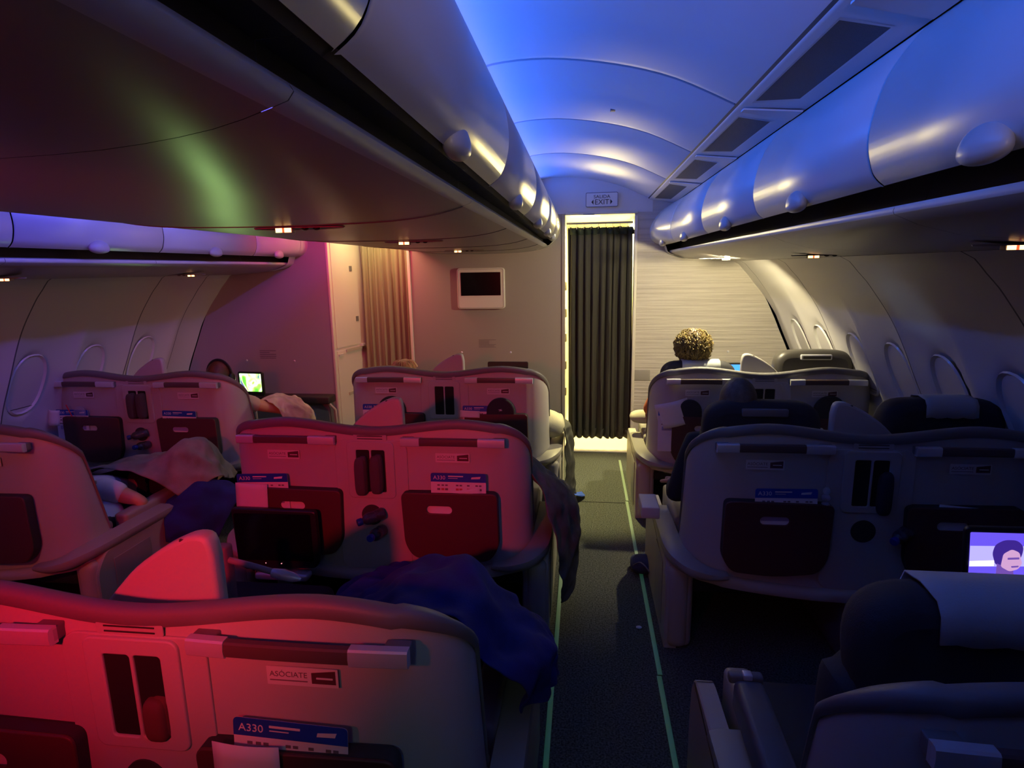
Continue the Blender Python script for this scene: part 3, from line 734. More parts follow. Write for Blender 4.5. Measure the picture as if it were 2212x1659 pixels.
def build_unit(mirror, label, loc, group):
    t = thing('double_seat', label, 'airline seat', loc, group=group)
    shell_mesh(t)
    sect = [(.004, -.034), (.009, -.022), (.009, -.006), (.004, .004), (-.006, .008), (-.026, .008), (-.036, .002), (-.038, -.02), (-.034, -.03)]
    sweep('shell_rim', [((x, y, zt), (nx, ny), 1) for (x, y, nx, ny, zt, zb) in PL], sect, RIM, t)
    sweep('lower_trim', [((x, y, zb), (nx, ny), 1) for (x, y, nx, ny, zt, zb) in PL], [(.034, -.05), (.040, -.03), (.030, -.004), (.012, .004), (-.02, -.01), (-.02, -.05)], PANELM, t)
    # centre relief panel, slot frame and slots
    plate('centre_panel', [rrect(0, .72, .36, .665, .05)], .008, SHELL, t, (0, -.0245, 0), .003)
    fr = plate('slot_frame', [rrect(.0, .905, .235, .285, .025), rrect(-.038, .900, .066, .212, .008), rrect(.038, .900, .066, .212, .008)], .014, SHELL, t, (0, -.030, 0), .004)
    plate('slot_back', [rrect(0, .900, .17, .235, .005)], .003, BLACK, fr, (0, -.0292, 0))
    v = plate('speaker_vent', [rrect(0, 1.066, .165, .030, .006)], .004, SHELL, t, (0, -.026, 0), .0015)
    plate('vent_slits', [rrect(0, 1.073, .125, .004, .001), rrect(0, 1.060, .125, .004, .001)], .003, GROOVE, v, (0, -.0275, 0))
    g = G(); g.cyl((-.01, -.022, .675), (-.01, -.034, .675), .052, 28); g.obj('bottle_holder', GROOVE, t)
    for s in (-1, 1):
        # pocket
        xa = .155; xb = .615
        pts = [(xa-.005, .806), (xb, .812), (xb+.004, .54), (xb-.040, .470), ((xa+xb)/2, .452), (xa+.045, .476), (xa+.005, .545)]; rads = [.03, .03, .035, .035, .08, .035, .035]
        pts = [(s*x, z) for x, z in pts]
        if s < 0: pts = pts[::-1]; rads = rads[::-1]
        body = rpoly(pts, rads)
        hx = s*(.335 if s > 0 else .40); hole = rrect(hx, .725, .125, .038, .0185)
        plate('pocket_back', [body], .010, GROOVE, t, (0, -.024, 0), .003)
        pk = plate('seat_pocket', [body, hole], .010, POCKET, t, (0, -.062, 0), .004)
        plate('pocket_gusset', [rpoly(pts, rads), [(x*1.0+(hx-x)*.05, z+(.62-z)*.05) for x, z in body]], .034, GROOVE, t, (0, -.042, 0))
        plate('pocket_paper', [rrect(hx, .70, .16, .12, .004)], .002, PAPER, pk, (0, -.048, 0))
        # grab handle
        hx = .407 if s > 0 else -.415; z = 1.055
        path = []
        for i in range(17):
            u = -1+2*i/16; path.append((hx+u*.247, -.052-.014*(1-u*u), z+.006*(1-u*u)))
        def seg(a, b): 
            P = [path[i] for i in range(a, b+1)]
            return P
        def bar(name, P, h, w, m, par):
            rows = [[(x, y-w/2, zz-h/2+.004), (x, y-w/2-.002, zz), (x, y-w/2, zz+h/2-.004), (x, y-w/2+.004, zz+h/2), (x, y+w/2, zz+h/2), (x, y+w/2, zz-h/2), (x, y-w/2+.004, zz-h/2)] for x, y, zz in P]
            return grid(name, rows, m, par, close_v=True, caps=True, angle=30)
        h = bar('grab_handle', seg(3, 12), .036, .018, GRIP, t)
        bar('handle_cap', seg(0, 3), .041, .022, CAP, h); bar('handle_cap', seg(12, 16), .041, .022, CAP, h)
        G().box((hx-.247, -.055, z-.018), (hx-.19, -.015, z+.018), .004).obj('handle_mount', RIM, h); G().box((hx+.19, -.055, z-.018), (hx+.247, -.015, z+.018), .004).obj('handle_mount', RIM, h)
        # placard
        px = s*.40-(.045 if s < 0 else 0)
        pc = plate('placard', [rrect(px, .972, .165, .045, .002)], .002, LABEL, t, (0, -.0235, 0))
        text('placard_word', 'ASÓCIATE', .0185, INK, pc, (px-.076, -.0248, .9705), sx=1.02, thick=.0003)
        plate('placard_rule', [rrect(px-.032, .9615, .088, .0025, .001)], .001, INK, pc, (0, -.0248, 0))
        plate('placard_block', [[(px+.022, .958), (px+.077, .958), (px+.077, .991), (px+.022, .984)]], .001, LABELD, pc, (0, -.025, 0))
        plate('placard_block_text', [rrect(px+.052, .972, .038, .004, .001)], .001, LABEL, pc, (0, -.0258, 0))
        # arm ledge and side panel
        P = smoothpts([(s*.58, -.030, .438), (s*.66, -.035, .450), (s*.735, -.010, .470), (s*.785, .055, .490), (s*.803, .15, .497), (s*.806, .35, .497), (s*.806, .62, .490)], 5)
        pth = []
        for i, p in enumerate(P):
            q = P[min(i+1, len(P)-1)]-P[max(i-1, 0)]; n = Vector((q.y, -q.x)).normalized()*(1 if s > 0 else -1)
            pth.append((p, (n.x, n.y), .45+.55*min(1, i/10)))
        sweep('arm_ledge', pth, [(.050, -.035), (.056, -.015), (.050, .004), (.02, .014), (-.04, .014), (-.05, -.01), (-.04, -.045), (.03, -.048)], LEDGE, t)
        # side panel to the floor
        sp = [(.03, .0), (.03, .38), (.10, .46), (.42, .478), (.5, .48), (.86, .475), (.92, .44), (.94, .25), (.94, 0)]
        sp = rpoly(sp, [0, .05, .03, .01, .02, .04, .06, .05, 0], 4); x0, x1 = s*.79, s*.85; n = len(sp)
        rows = [[(x0, y, z) for y, z in sp], [(x1-s*.006, y, z) for y, z in sp], [(x1, y*.99+.006, z*.99) for y, z in sp]]
        grid('side_panel', rows, PANELM, t, close_v=True, caps=True, angle=35)
        G().box((min(s*.68, s*.765), .36, .38), (max(s*.68, s*.765), .86, .545), .02, 4).obj('armrest', LEDGE, t)
        G().box((min(x1, x1+s*.004), .14, .06), (max(x1, x1+s*.004), .40, .40), .0018).obj('side_hatch', LEDGE, t)
        # rear column of base
        G().box((min(s*.715, s*.81), .03, 0), (max(s*.715, s*.81), .14, .45), .035, 4).obj('base_column', PANELM, t)
        G().box((min(s*.842, s*.735), .015, .0), (max(s*.842, s*.735), .10, .43), .04, 4).obj('base_corner', PANELM, t)
    # footwell below
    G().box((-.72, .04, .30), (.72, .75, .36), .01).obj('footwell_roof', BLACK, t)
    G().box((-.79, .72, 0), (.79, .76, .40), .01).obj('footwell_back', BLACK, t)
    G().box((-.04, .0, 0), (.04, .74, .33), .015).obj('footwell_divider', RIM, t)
    # privacy fin between the two seats
    k = -1 if mirror else 1
    P = [(k*a, z) for a, z in [(-.20, .45), (-.20, 1.02), (-.145, 1.08), (-.09, 1.135), (-.02, 1.185), (.03, 1.212), (.075, 1.228), (.112, 1.220), (.124, 1.17), (.126, .45)]]
    if k < 0: P = P[::-1]
    out = smoothpts(P[1:-1], 3); pts = [P[0]]+[tuple(p) for p in out]+[P[-1]]
    fin = plate('privacy_fin', [pts], .05, SHELL, t, (0, .135, 0), .012)
    G().tube([(k*.04, .117, 1.212), (k*.085, .117, 1.219)], .005, 6).obj('fin_clip', GROOVE, fin)
    G().box((-.16, .16, .30), (.16, .62, .62), .03).obj('centre_console', PANELM, t)
    return t
def seat(t, s, mode, cover='none', z=1.10, hz=None, cw=.26, label=None):
    """one seat of the pair; mode upright or flat"""
    x = s*.40
    if mode == 'upright':
        rx = Matrix.Rotation(radians(-8), 3, 'X')
        # shaped backrest
        out = smoothpts([(-.30, .42), (-.305, .75), (-.30, .95), (-.27, z-.06), (-.20, z-.005), (0, z+.012), (.20, z-.005), (.27, z-.06), (.30, .95), (.305, .75), (.30, .42)], 3)
        plate('seat_back', [[(p.x+x, p.y) for p in out]], .15, FABRIC, t, (0, .235, 0), .055, rx=radians(-2))
        h = hz or z+.09
        out = smoothpts([(-.262, h-.22), (-.272, h-.12), (-.255, h-.05), (-.20, h-.008), (-.1, h+.002), (0, h+.004), (.1, h+.002), (.20, h-.008), (.255, h-.05), (.272, h-.12), (.262, h-.22)], 3)
        hd = plate('headrest', [[(p.x+x, p.y) for p in out]], .14, FABRIC if cover != 'leather' else GREYLEATHER, t, (0, .25, 0), .05)
        if cover == 'white':
            rows = []
            for u in range(11):
                xx = x-cw/2+cw*u/10+.012; rows.append([(xx, .166, h-.075+.003*sin(u*2)), (xx, .172, h-.02), (xx, .19, h+.004), (xx, .25, h+.011), (xx, .31, h+.002), (xx, .333, h-.05), (xx, .333, h-.14)])
            o = grid('headrest_cover', rows, COVER, hd, angle=70); md = o.modifiers.new('s', 'SOLIDIFY'); md.thickness = .004; md.offset = 1
        if cover in ('strap', 'leather'):
            o = G().box((x-.105, .164, h-.062), (x+.105, .190, h-.024), .007).obj('headrest_grip', CAP if cover == 'leather' else RIM, hd)
            if cover == 'leather': G().box((x-.095, .160, h-.055), (x+.095, .170, h-.033), .003).obj('grip_slot', GREYLEATHER, o)
        G().box((x-.29, .30, .34), (x+.29, .88, .50), .05, 4).obj('seat_cushion', FABRIC, t)
    else:
        G().box((x-.29, .66, .30), (x+.29, 1.28, .44), .05, 4).obj('seat_cushion', FABRIC, t)
        G().box((x-.28, .08, .34), (x+.28, .70, .46), .05, 4, Matrix.Rotation(radians(-9), 3, 'X'), (x, .8, .40)).obj('seat_back', FABRIC, t)
GL, GC, GR = 'double seats of the left column', 'double seats of the centre column', 'double seats of the right column'
proto = build_unit(False, 'front double seat of the centre column, black round cases in its pockets', (-1.01, 4.21, 0), GC)
M1 = proto
M2 = copy_thing(proto, (-1.01, 2.66, 0), 'middle double seat of the centre column, red lit, behind a black monitor')
M3 = copy_thing(proto, (-1.01, 1.12, 0), 'nearest double seat of the centre column, red lit at the bottom left of the photo')
L1 = copy_thing(proto, (-3.27, 3.96, 0), 'front double seat of the left column, pink lit, with two seat pockets', group=GL)
L2 = copy_thing(proto, (-3.27, 2.45, 0), 'orange-lit double seat cut by the left edge of the photo, second of the left column', group=GL)
R1 = build_unit(True, 'front double seat of the right column, before the ribbed bulkhead', (1.245, 4.21, 0), GR)
R2 = copy_thing(R1, (1.255, 2.66, 0), 'dark double seat in the middle of the right column')
R3 = copy_thing(R1, (1.235, .965, 0), 'nearest dark double seat of the right column at the bottom right corner')
for u in (M1, M2, M3, L1, L2):
    seat(u, -1, 'flat'); seat(u, 1, 'flat')
seat(R1, -1, 'upright', 'white', 1.075, 1.158, .27); seat(R1, 1, 'upright', 'leather', 1.10, 1.240)
seat(R2, -1, 'upright', 'strap', 1.105, 1.205); seat(R2, 1, 'upright', 'white', 1.12, 1.225, .22)
seat(R3, -1, 'upright', 'white', 1.04, 1.188, .30); seat(R3, 1, 'upright', 'white', 1.04, 1.188, .30)
SY = {'M1': (-1.01, 4.21), 'M2': (-1.01, 2.66), 'M3': (-1.01, 1.12), 'L1': (-3.27, 3.96), 'L2': (-3.27, 2.45), 'R1': (1.245, 4.21), 'R2': (1.255, 2.66), 'R3': (1.235, .965)}
def on(u, x, y, z): return (SY[u][0]+x, SY[u][1]+y, z)

# ------------------------------------------------------------------ things in the pockets
def safety_card(x, y, z, label, w=.265, h=.30, tilt=0, rz=0):
    t = thing('safety_card', label, 'safety card', (x, y, z), rz, 'blue-topped safety cards'); t.rotation_euler = (radians(-3), radians(tilt), rz)
    plate('card', [rpoly([(-w/2, -h), (w/2, -h), (w/2, 0), (-w/2, 0)], [.002, .002, .012, .012])], .002, PAPER, t)
    hd = plate('header', [rpoly([(-w/2, -.042), (w/2, -.042), (w/2, .001), (-w/2, .001)], [0, 0, .012, .012])], .0012, BLUE, t, (0, -.0016, 0))
    text('title', 'A330', .026, PAPER, hd, (-w/2+.012, -.0025, -.030), thick=.0003, sx=1.05)
    plate('subtitle', [rrect(-.012, -.014, .072, .0055, .001), rrect(-.025, -.024, .045, .0022, .0005)], .0006, PAPER, hd, (0, -.0025, 0))
    plate('logo', [[(.062, -.026), (.104, -.024), (.108, -.013), (.064, -.017)]], .0006, PAPER, hd, (0, -.0025, 0))
    rnd = random.Random(int(x*50)+int(y*9)); a = G(); b = G()
    for (cx, zr) in ((-.095, 1), (-.075, 1), (-.057, 1), (-.005, 1), (.012, 1), (.048, 1), (.088, 1), (.105, 1)):
        a.box((cx-.006, -.0018, -.062), (cx+.006, -.001, -.055)); 
        (b if cx in (-.075, -.005, .012, .048) else a).box((cx-.007, -.0018, -.083), (cx+.007, -.001, -.073))
    for k in range(5): a.box((-.11+.045*k, -.0018, -.108), (-.085+.045*k, -.001, -.101))
    a.obj('printed_pattern', INK, t); b.obj('printed_pattern', REDINK, t)
    plate('band', [rrect(0, -.135, w*.8, .028, .002)], .0006, mat('card_lilac', (.30, .28, .48), .6), t, (0, -.0014, 0))
    return t
CARD = [('M2', .43, .905, 0, 'blue-topped safety card in the right pocket of the red-lit middle seat'), ('M2', -.555, .878, -2, 'blue-topped safety card behind a white slip, above the black monitor'),
        ('M3', .375, .876, 2, 'large blue-topped safety card in the pocket at the bottom of the photo'), ('M1', .27, .868, 0, 'safety card left of the black case in the front centre seat, right pocket'),
        ('M1', -.49, .872, 0, 'safety card behind the black case in the front centre seat, left pocket'), ('L1', .33, .863, 1, 'safety card in the right pocket of the pink-lit left seat'),
        ('L1', -.54, .860, 0, 'safety card behind a red straw in the dark left pocket of the left column'), ('R2', -.355, .872, -1, 'safety card in the dark pocket of the right column middle seat'),
        ('R1', -.58, .855, 0, 'safety card under white papers in the front right column seat, left pocket'), ('R1', .35, .862, -1, 'safety card before the round black case in the front right column seat')]
for u, x, z, tl, lab in CARD:
    c = safety_card(*on(u, x, -.049, z), lab, tilt=tl)
c = safety_card(-2.72, YL-.115, .49, 'safety card in a clear bag in the left bulkhead console pocket', w=.24, h=.22)
BP = mat('plastic_film', (.5, .5, .58), .15, alpha=.30)
def slip(u, x, z, w, h, label, rot=0, y=-.058, name='paper_slip', m=PAPER, bend=.006):
    rows = []
    for i in range(7):
        a = -w/2+w*i/6; rows.append([(a, -bend*sin(pi*i/6)-.004*(j/5)**2, -h*j/5) for j in range(6)])
    o = grid(name, rows, m, None, angle=80); o.location = on(u, x, y, z); o.rotation_euler = (0, radians(rot), 0)
    md = o.modifiers.new('s', 'SOLIDIFY'); md.thickness = .0012
    return tag(o, label, 'paper')
slip('M2', -.60, .836, .165, .14, 'white paper slip in front of the safety card above the black monitor', 2, -.075)
slip('M2', .46, .828, .155, .06, 'folded white leaflet edge in front of the card in the middle seat right pocket', -9, -.054)
slip('M3', .282, .838, .155, .20, 'white paper slip overlapping the big safety card at the bottom of the photo', 1, -.078)
slip('M1', .195, .836, .145, .05, 'white leaflet left of the black case in the front centre right pocket', 2, -.070)
slip('R1', -.63, .915, .23, .18, 'crumpled white paper poking up in the front right column seat, left pocket', -14, -.044, bend=.03)
slip('R1', .30, .84, .30, .20, 'big white paper under the card in the front right column seat, right pocket', 3, -.056, bend=.01)
slip('L1', -.685, .862, .10, .12, 'white tissue at the left edge of the dark left column pocket', 8, -.05, name='tissue', bend=.03)
slip('R2', .40, .812, .24, .05, 'grey paper edge poking from the dark right pocket of the right column middle seat', 4, -.05)
st = G().tube([on('L1', -.555, -.075, .905), on('L1', -.53, -.060, .80)], .0035, 6).obj('drinking_straw', REDST); tag(st, 'glowing red straw standing in the dark pocket at far left', 'straw')
bb = G().ball((0, 0, 0), (.05, .02, .05), 14, lambda q: q+Vector((.12*noise.noise(q*2), .1*noise.noise(q*3), .1*noise.noise(q*2.5)))).obj('plastic_bag', BP); bb.location = on('L1', -.47, -.055, .84); tag(bb, 'small clear plastic bag beside the red straw in the far left pocket', 'plastic bag')
bb = G().ball((0, 0, 0), (.10, .03, .06), 18, lambda q: q+Vector((.2*noise.noise(q*2), .1*noise.noise(q*3), .25*noise.noise(q*2.5)))).obj('plastic_bag', BP); bb.location = (-2.74, YL-.14, .42); tag(bb, 'clear plastic bag over the card in the left bulkhead console', 'plastic bag')
# round black amenity cases
def case(u, x, z, label, r=.105, mark=True):
    t = thing('amenity_case', label, 'case', on(u, x, -.048, z), group='round black cases in the seat pockets')
    out = [(r*cos(pi*k/20)*1.0, r*1.0*sin(pi*k/20)) for k in range(21)]+[(-r, -.10), (r, -.10)]
    b = plate('case_body', [rpoly(out, .0001, 1)], .034, FABRIC, t, (0, -.0, 0), .012)
    G().tube([(r*.94*cos(pi*k/16), -.0135, r*.94*sin(pi*k/16)) for k in range(17)], .002, 5).obj('zip', PLASTB, t)
    if mark: plate('mark', [[(-.018, .018), (.012, .024), (.002, .018), (.014, .012), (-.014, .008), (-.002, .015)]], .001, LABEL, t, (0, -.0175, 0))
    return t
case('M1', .42, .825, 'round black case with white mark in the front centre seat, right pocket'); case('M1', -.40, .83, 'round black case in the front centre seat, left pocket', mark=False)
case('R1', .43, .86, 'round black case in the front right column seat, right pocket', mark=False); case('R1', -.50, .845, 'round black case among white papers in the front right column seat, left pocket', r=.085, mark=False)
# felt pouches standing in the slots
def pouch(u, x, z, label, m=FELT, h=.19):
    t = thing('felt_pouch', label, 'pouch', on(u, x, -.058, z), group='felt pouches in the seat slots')
    fn = lambda q: Vector((math.copysign(abs(q.x)**.5, q.x), math.copysign(abs(q.y)**.7, q.y), math.copysign(abs(q.z)**.45, q.z)))
    G().ball((0, 0, -h/2), (.028, .026, h/2), 20, fn).obj('pouch_front', m, t)
    G().ball((.010, .010, -h/2+.004), (.022, .026, h/2), 20, fn).obj('pouch_back', m, t)
    return t
pouch('M2', -.044, .975, 'grey felt pouch in the left slot of the red-lit middle seat'); pouch('M2', .032, .985, 'grey felt pouch in the right slot of the red-lit middle seat')
pouch('L1', -.038, .99, 'grey felt pouch in the left slot of the pink-lit left column seat'); pouch('L1', .038, .99, 'grey felt pouch in the right slot of the pink-lit left column seat')
pouch('R2', .05, .955, 'dark pouch hanging out of the right slot of the dark right column seat', mat('pouch_navy', (.02, .02, .035), .9))
pouch('M3', .045, .90, 'brown pouch deep in the right slot of the nearest centre seat', mat('pouch_brown', (.10, .04, .035), .9), .11).location.y += .028
# bottles
def bottle(u, x, z, dirv, label, cap=True):
    d = Vector(dirv).normalized(); p = Vector(on(u, x, -.075, z)); t = thing('water_bottle', label, 'bottle', p, group='blue-capped bottles in the seat holders')
    q = d.to_track_quat('Z', 'Y'); M3x = q.to_matrix()
    prof = [(.0, -.05), (.026, -.05), (.030, -.044), (.030, -.01), (.028, -.005), (.030, 0), (.030, .03), (.024, .045), (.014, .055), (.014, .062), (0, .062)]
    rows = [[tuple(M3x @ Vector((r*cos(2*pi*k/20), r*sin(2*pi*k/20), z_))) for k in range(20)] for r, z_ in prof]
    grid('bottle_body', rows, BOTTLE, t, close_v=True)
    prof = [(.0, .060), (.017, .060), (.018, .064), (.018, .080), (.015, .084), (0, .084)]
    rows = [[tuple(M3x @ Vector((r*cos(2*pi*k/20), r*sin(2*pi*k/20), z_))) for k in range(20)] for r, z_ in prof]
    grid('bottle_cap', rows, BLUECAP, t, close_v=True)
for u, x0 in (('M2', 0), ('L1', 0), ('R2', .12)):
    nm = {'M2': 'the red-lit middle seat', 'L1': 'the pink-lit left column seat', 'R2': 'the dark right column seat'}[u]
    bottle(u, .015+x0, .685, (-.75, -.6, -.15), 'upper blue-capped bottle in the holder of '+nm)
    if u != 'R2': bottle(u, .03+x0, .60, (-.15, -.95, .1), 'lower blue-capped bottle in the holder of '+nm)
bt = thing('clear_bottle', 'small clear bottle beside the safety card in the dark right column pocket', 'bottle', on('R2', -.185, -.047, .80))
g = G()
for zz, r in ((0, .020), (.035, .020), (.065, .016)): g.ball((0, 0, zz), (r, r, .02), 14)
g.obj('bottle_body', BAG, bt)

# deployed monitor before the left pocket of the middle centre seat
dm = thing('seat_monitor', 'black flat monitor swung out in front of the red-lit middle seat left pocket', 'monitor', on('M2', -.47, -.135, .585))
plate('screen_housing', [rpoly([(-.19, -.13), (-.16, -.165), (.20, -.150), (.225, -.11), (.222, .145), (-.20, .155)], [.02, .02, .02, .02, .02, .02])], .03, PLASTB, dm, (0, 0, 0), .008, rz=radians(2))
plate('screen_glass', [rrect(.005, .01, .38, .24, .008)], .004, SCREENB, dm, (0, -.017, 0), rz=radians(2))
G().box((-.05, -.018, -.128), (-.046, -.015, -.124)).box((.03, -.018, -.128), (.034, -.015, -.124)).obj('status_light', emis('status_pink', (1, .35, .4), 1.2), dm)
G().box((-.10, -.045, -.205), (.17, .02, -.168), .014, 4).obj('monitor_bracket', CAP, dm)
G().tube([(-.11, -.01, -.16), (-.10, -.03, -.20), (-.06, -.05, -.26), (-.05, -.03, -.33)], .0025, 6).obj('cable', PLASTB, dm)
G().box((.0, -.02, -.56), (.06, .03, -.19), .012).obj('monitor_post', LEDGE, dm)
# monitor arm with chrome tip and grey slab at the nearest centre seat
ma = thing('monitor_arm', 'grey folding arm with a bright silver tip beside the big red fin', 'monitor arm', (-1.10, 1.88, .70))
G().tube([(-.20, 0, .115), (-.10, -.01, .10), (.0, -.02, .082)], .012, 10).obj('arm_bar', LEDGE, ma)
G().tube([(-.01, -.022, .082), (.03, -.024, .078), (.075, -.028, .070), (.10, -.03, .064)], [.016, .020, .016, .005], 14).obj('arm_tip', CAP, ma)
G().box((-.235, -.02, -.65), (-.185, .03, .17), .012).obj('arm_post', RIM, ma)
# front passenger screens
lm = thing('seat_monitor', 'small glowing green-white screen on an arm before the left bulkhead', 'monitor', (-2.885, 4.80, .893), radians(-6))
plate('screen_housing', [rrect(0, 0, .25, .215, .02)], .02, PLASTB, lm, (0, 0, 0), .005)
scr = screen_mat('screen_green', [(.30, (.10, .55, .04)), (.42, (.35, 1, .10)), (.50, (1, 1, .8)), (.58, (.45, 1, .2)), (.66, (.10, .12, .28))], 9, 2.2, 3.)
plate('screen_glass', [rrect(0, .012, .21, .158, .004)], .003, scr, lm, (0, -.0115, 0))
G().cyl((0, .012, -.10), (0, .03, -.55), .012).obj('monitor_stem', LEDGE, lm); G().box((-.03, -.02, -.155), (.04, .0, -.125), .004).obj('monitor_clip', CAP, lm)
area('green_screen_glow', (-2.885, 4.77, .90), (-1.5, 2.0, 2.0), .2, .15, .36, (.55, 1, .3), 60)
# video screen lower right: a person with dark hair on violet
rm = thing('seat_monitor', 'bright violet video screen showing a person at the right edge of the photo', 'monitor', (1.485, 2.00, .850), radians(-5))
rm.rotation_euler = (radians(0), radians(-4), radians(-8))
plate('screen_housing', [rrect(0, -.005, .40, .29, .02)], .02, PLASTB, rm, (0, 0, 0), .005)
V1 = emis('video_violet', (.16, .10, .95), 1.0); V2 = emis('video_pale', (.50, .45, 1), 1.1); V3 = emis('video_white', (1, .95, .95), 1.5); V4 = emis('video_dark', (.06, .025, .35), .8); V5 = emis('video_face', (.75, .42, .75), .9); V6 = emis('video_skin', (.22, .10, .55), .8)
sc = plate('screen_glass', [rrect(0, 0, .37, .245, .004)], .003, V1, rm, (0, -.0115, 0))
def vp(pts): return [(-.075+(x+.04)*.72, .030+(z+.0)*.70) for x, z in pts]
plate('video_band', [[(-.185, .0), (.185, .02), (.185, .085), (-.185, .075)]], .0006, V2, sc, (0, -.0135, 0))
plate('video_light', [[(-.185, .002), (-.115, .006), (-.115, .026), (-.185, .020)], [(-.03, .008), (.185, .020), (.185, .040), (-.03, .026)]], .0006, V3, sc, (0, -.0142, 0))
plate('video_hair', [rpoly(vp([(-.105, .03), (-.095, .075), (-.06, .10), (-.01, .10), (.015, .07), (.012, .03), (-.005, -.02), (-.09, -.03)]), .012)], .0006, V4, sc, (0, -.0149, 0))
plate('video_neck', [vp([(-.088, -.135), (-.085, -.02), (-.02, -.05), (-.012, -.135)])], .0006, V6, sc, (0, -.0155, 0))
plate('video_head', [rpoly(vp([(-.070, -.035), (-.062, .030), (-.03, .055), (.0, .040), (.008, .0), (.014, -.012), (-.002, -.045), (-.035, -.058)]), .008)], .0006, V5, sc, (0, -.0162, 0))
plate('video_eyes', [rpoly(vp([(-.045, .012), (.0, .016), (.0, .006), (-.045, .002)]), .002), rpoly(vp([(-.03, -.03), (.0, -.026), (-.002, -.034), (-.028, -.038)]), .002)], .0005, V6, sc, (0, -.0168, 0))
plate('video_collar', [rpoly(vp([(-.185, -.15), (-.14, -.105), (-.092, -.080), (-.085, -.15)]), .004), rpoly(vp([(-.018, -.15), (-.018, -.092), (.07, -.100), (.11, -.15)]), .004)], .0006, V3, sc, (0, -.0168, 0))
G().cyl((0, .012, -.14), (0, .06, -.50), .012).obj('monitor_stem', LEDGE, rm)
fm = thing('seat_monitor', 'thin blue-lit screen edge peeking over the front right column seat', 'monitor', (1.30, 4.75, 1.015))
plate('screen_housing', [rrect(0, 0, .22, .17, .012)], .018, PLASTB, fm, (-.07, 0, 0), .004); plate('screen_glass', [rrect(-.07, .005, .19, .13, .004)], .003, emis('screen_blue', (.05, .35, 1), 1.6), fm, (0, -.0105, 0))
G().cyl((-.07, .01, -.08), (-.07, .03, -.50), .012).obj('monitor_stem', LEDGE, fm)
cm = thing('seat_monitor', 'black monitor top edge peeking over the front centre seat', 'monitor', (-.62, 4.85, .972))
plate('screen_housing', [rrect(0, 0, .34, .23, .012)], .018, PLASTB, cm, (0, 0, 0), .004); G().cyl((0, .01, -.11), (0, .03, -.50), .012).obj('monitor_stem', LEDGE, cm)

# right column nearest seat: raised armrest slab and grey console edge
ar = thing('armrest_panel', 'tall grey folding armrest slab with a silver latch at the lower right', 'armrest', (.50, 1.55, .62))
rows = [[(a, b, c) for a, b, c in pp] for pp in ()]
G().box((-.045, -.30, -.10), (.045, .10, .0), .02, 3, Matrix.Rotation(radians(3), 3, 'X')).obj('armrest_body', mat('armrest_grey', (.10, .10, .11), .5), ar)
G().box((-.055, .095, -.012), (.045, .125, .018), .008).obj('latch_housing', RIM, ar); G().box((-.015, .090, .005), (.012, .118, .024), .004).obj('latch_button', CAP, ar)

# ================================================================== SOFT GOODS
def drape(name, ctrl, m, label=None, cat='blanket', sub=3, amp=.02, sc=5, seed=0, thick=.008, parent=None):
    rows = [[tuple(p) for p in r] for r in ctrl]
    R = []
    for r in rows: R.append(smoothpts(r, 8))
    cols = list(zip(*R)); C2 = [smoothpts(c, 8) for c in cols]; R = list(zip(*C2))
    out = []
    for i, r in enumerate(R):
        row = []
        for j, p in enumerate(r):
            a = R[min(i+1, len(R)-1)][j]-R[max(i-1, 0)][j]; b = r[min(j+1, len(r)-1)]-r[max(j-1, 0)]
            n = a.cross(b); n = n.normalized() if n.length > 1e-9 else Vector((0, 0, 1))
            q = p*sc+Vector((seed*7.3, 0, 0)); d = noise.noise(q)+.6*noise.noise(q*2.3)+1.0-abs(noise.noise(q*1.5))*3.0+.3*noise.noise(q*4.5)
            row.append(p+n*d*amp)
        out.append(row)
    o = grid(name, out, m, parent, angle=80)
    md = o.modifiers.new('s', 'SOLIDIFY'); md.thickness = thick
    s2 = o.modifiers.new('b', 'SUBSURF'); s2.levels = 1; s2.render_levels = 1
    if label: tag(o, label, cat)
    return o
# blue blanket over the sleeper ahead of the nearest centre seat
drape('blue_blanket', [
 [(-1.02, 1.55, .50), (-1.0, 1.90, .55), (-.98, 2.30, .50), (-.95, 2.45, .44)],
 [(-.86, 1.55, .72), (-.88, 1.85, .66), (-.88, 2.2, .58), (-.86, 2.5, .50)],
 [(-.66, 1.50, .84), (-.70, 1.80, .78), (-.74, 2.1, .64), (-.74, 2.45, .50)],
 [(-.50, 1.45, .90), (-.50, 1.75, .90), (-.55, 2.05, .74), (-.60, 2.4, .52)],
 [(-.36, 1.42, .92), (-.34, 1.70, .92), (-.38, 2.0, .72), (-.45, 2.35, .50)],
 [(-.25, 1.40, .80), (-.20, 1.68, .78), (-.22, 1.95, .62), (-.30, 2.25, .46)],
 [(-.16, 1.42, .74), (-.10, 1.62, .71), (-.12, 1.85, .62), (-.22, 2.1, .50)],
 [(-.14, 1.46, .60), (-.085, 1.62, .56), (-.09, 1.82, .50), (-.16, 2.05, .48)]], BLUEBL, 'deep blue blanket heaped over a sleeper ahead of the nearest centre seat', amp=.022, sc=6, seed=1)
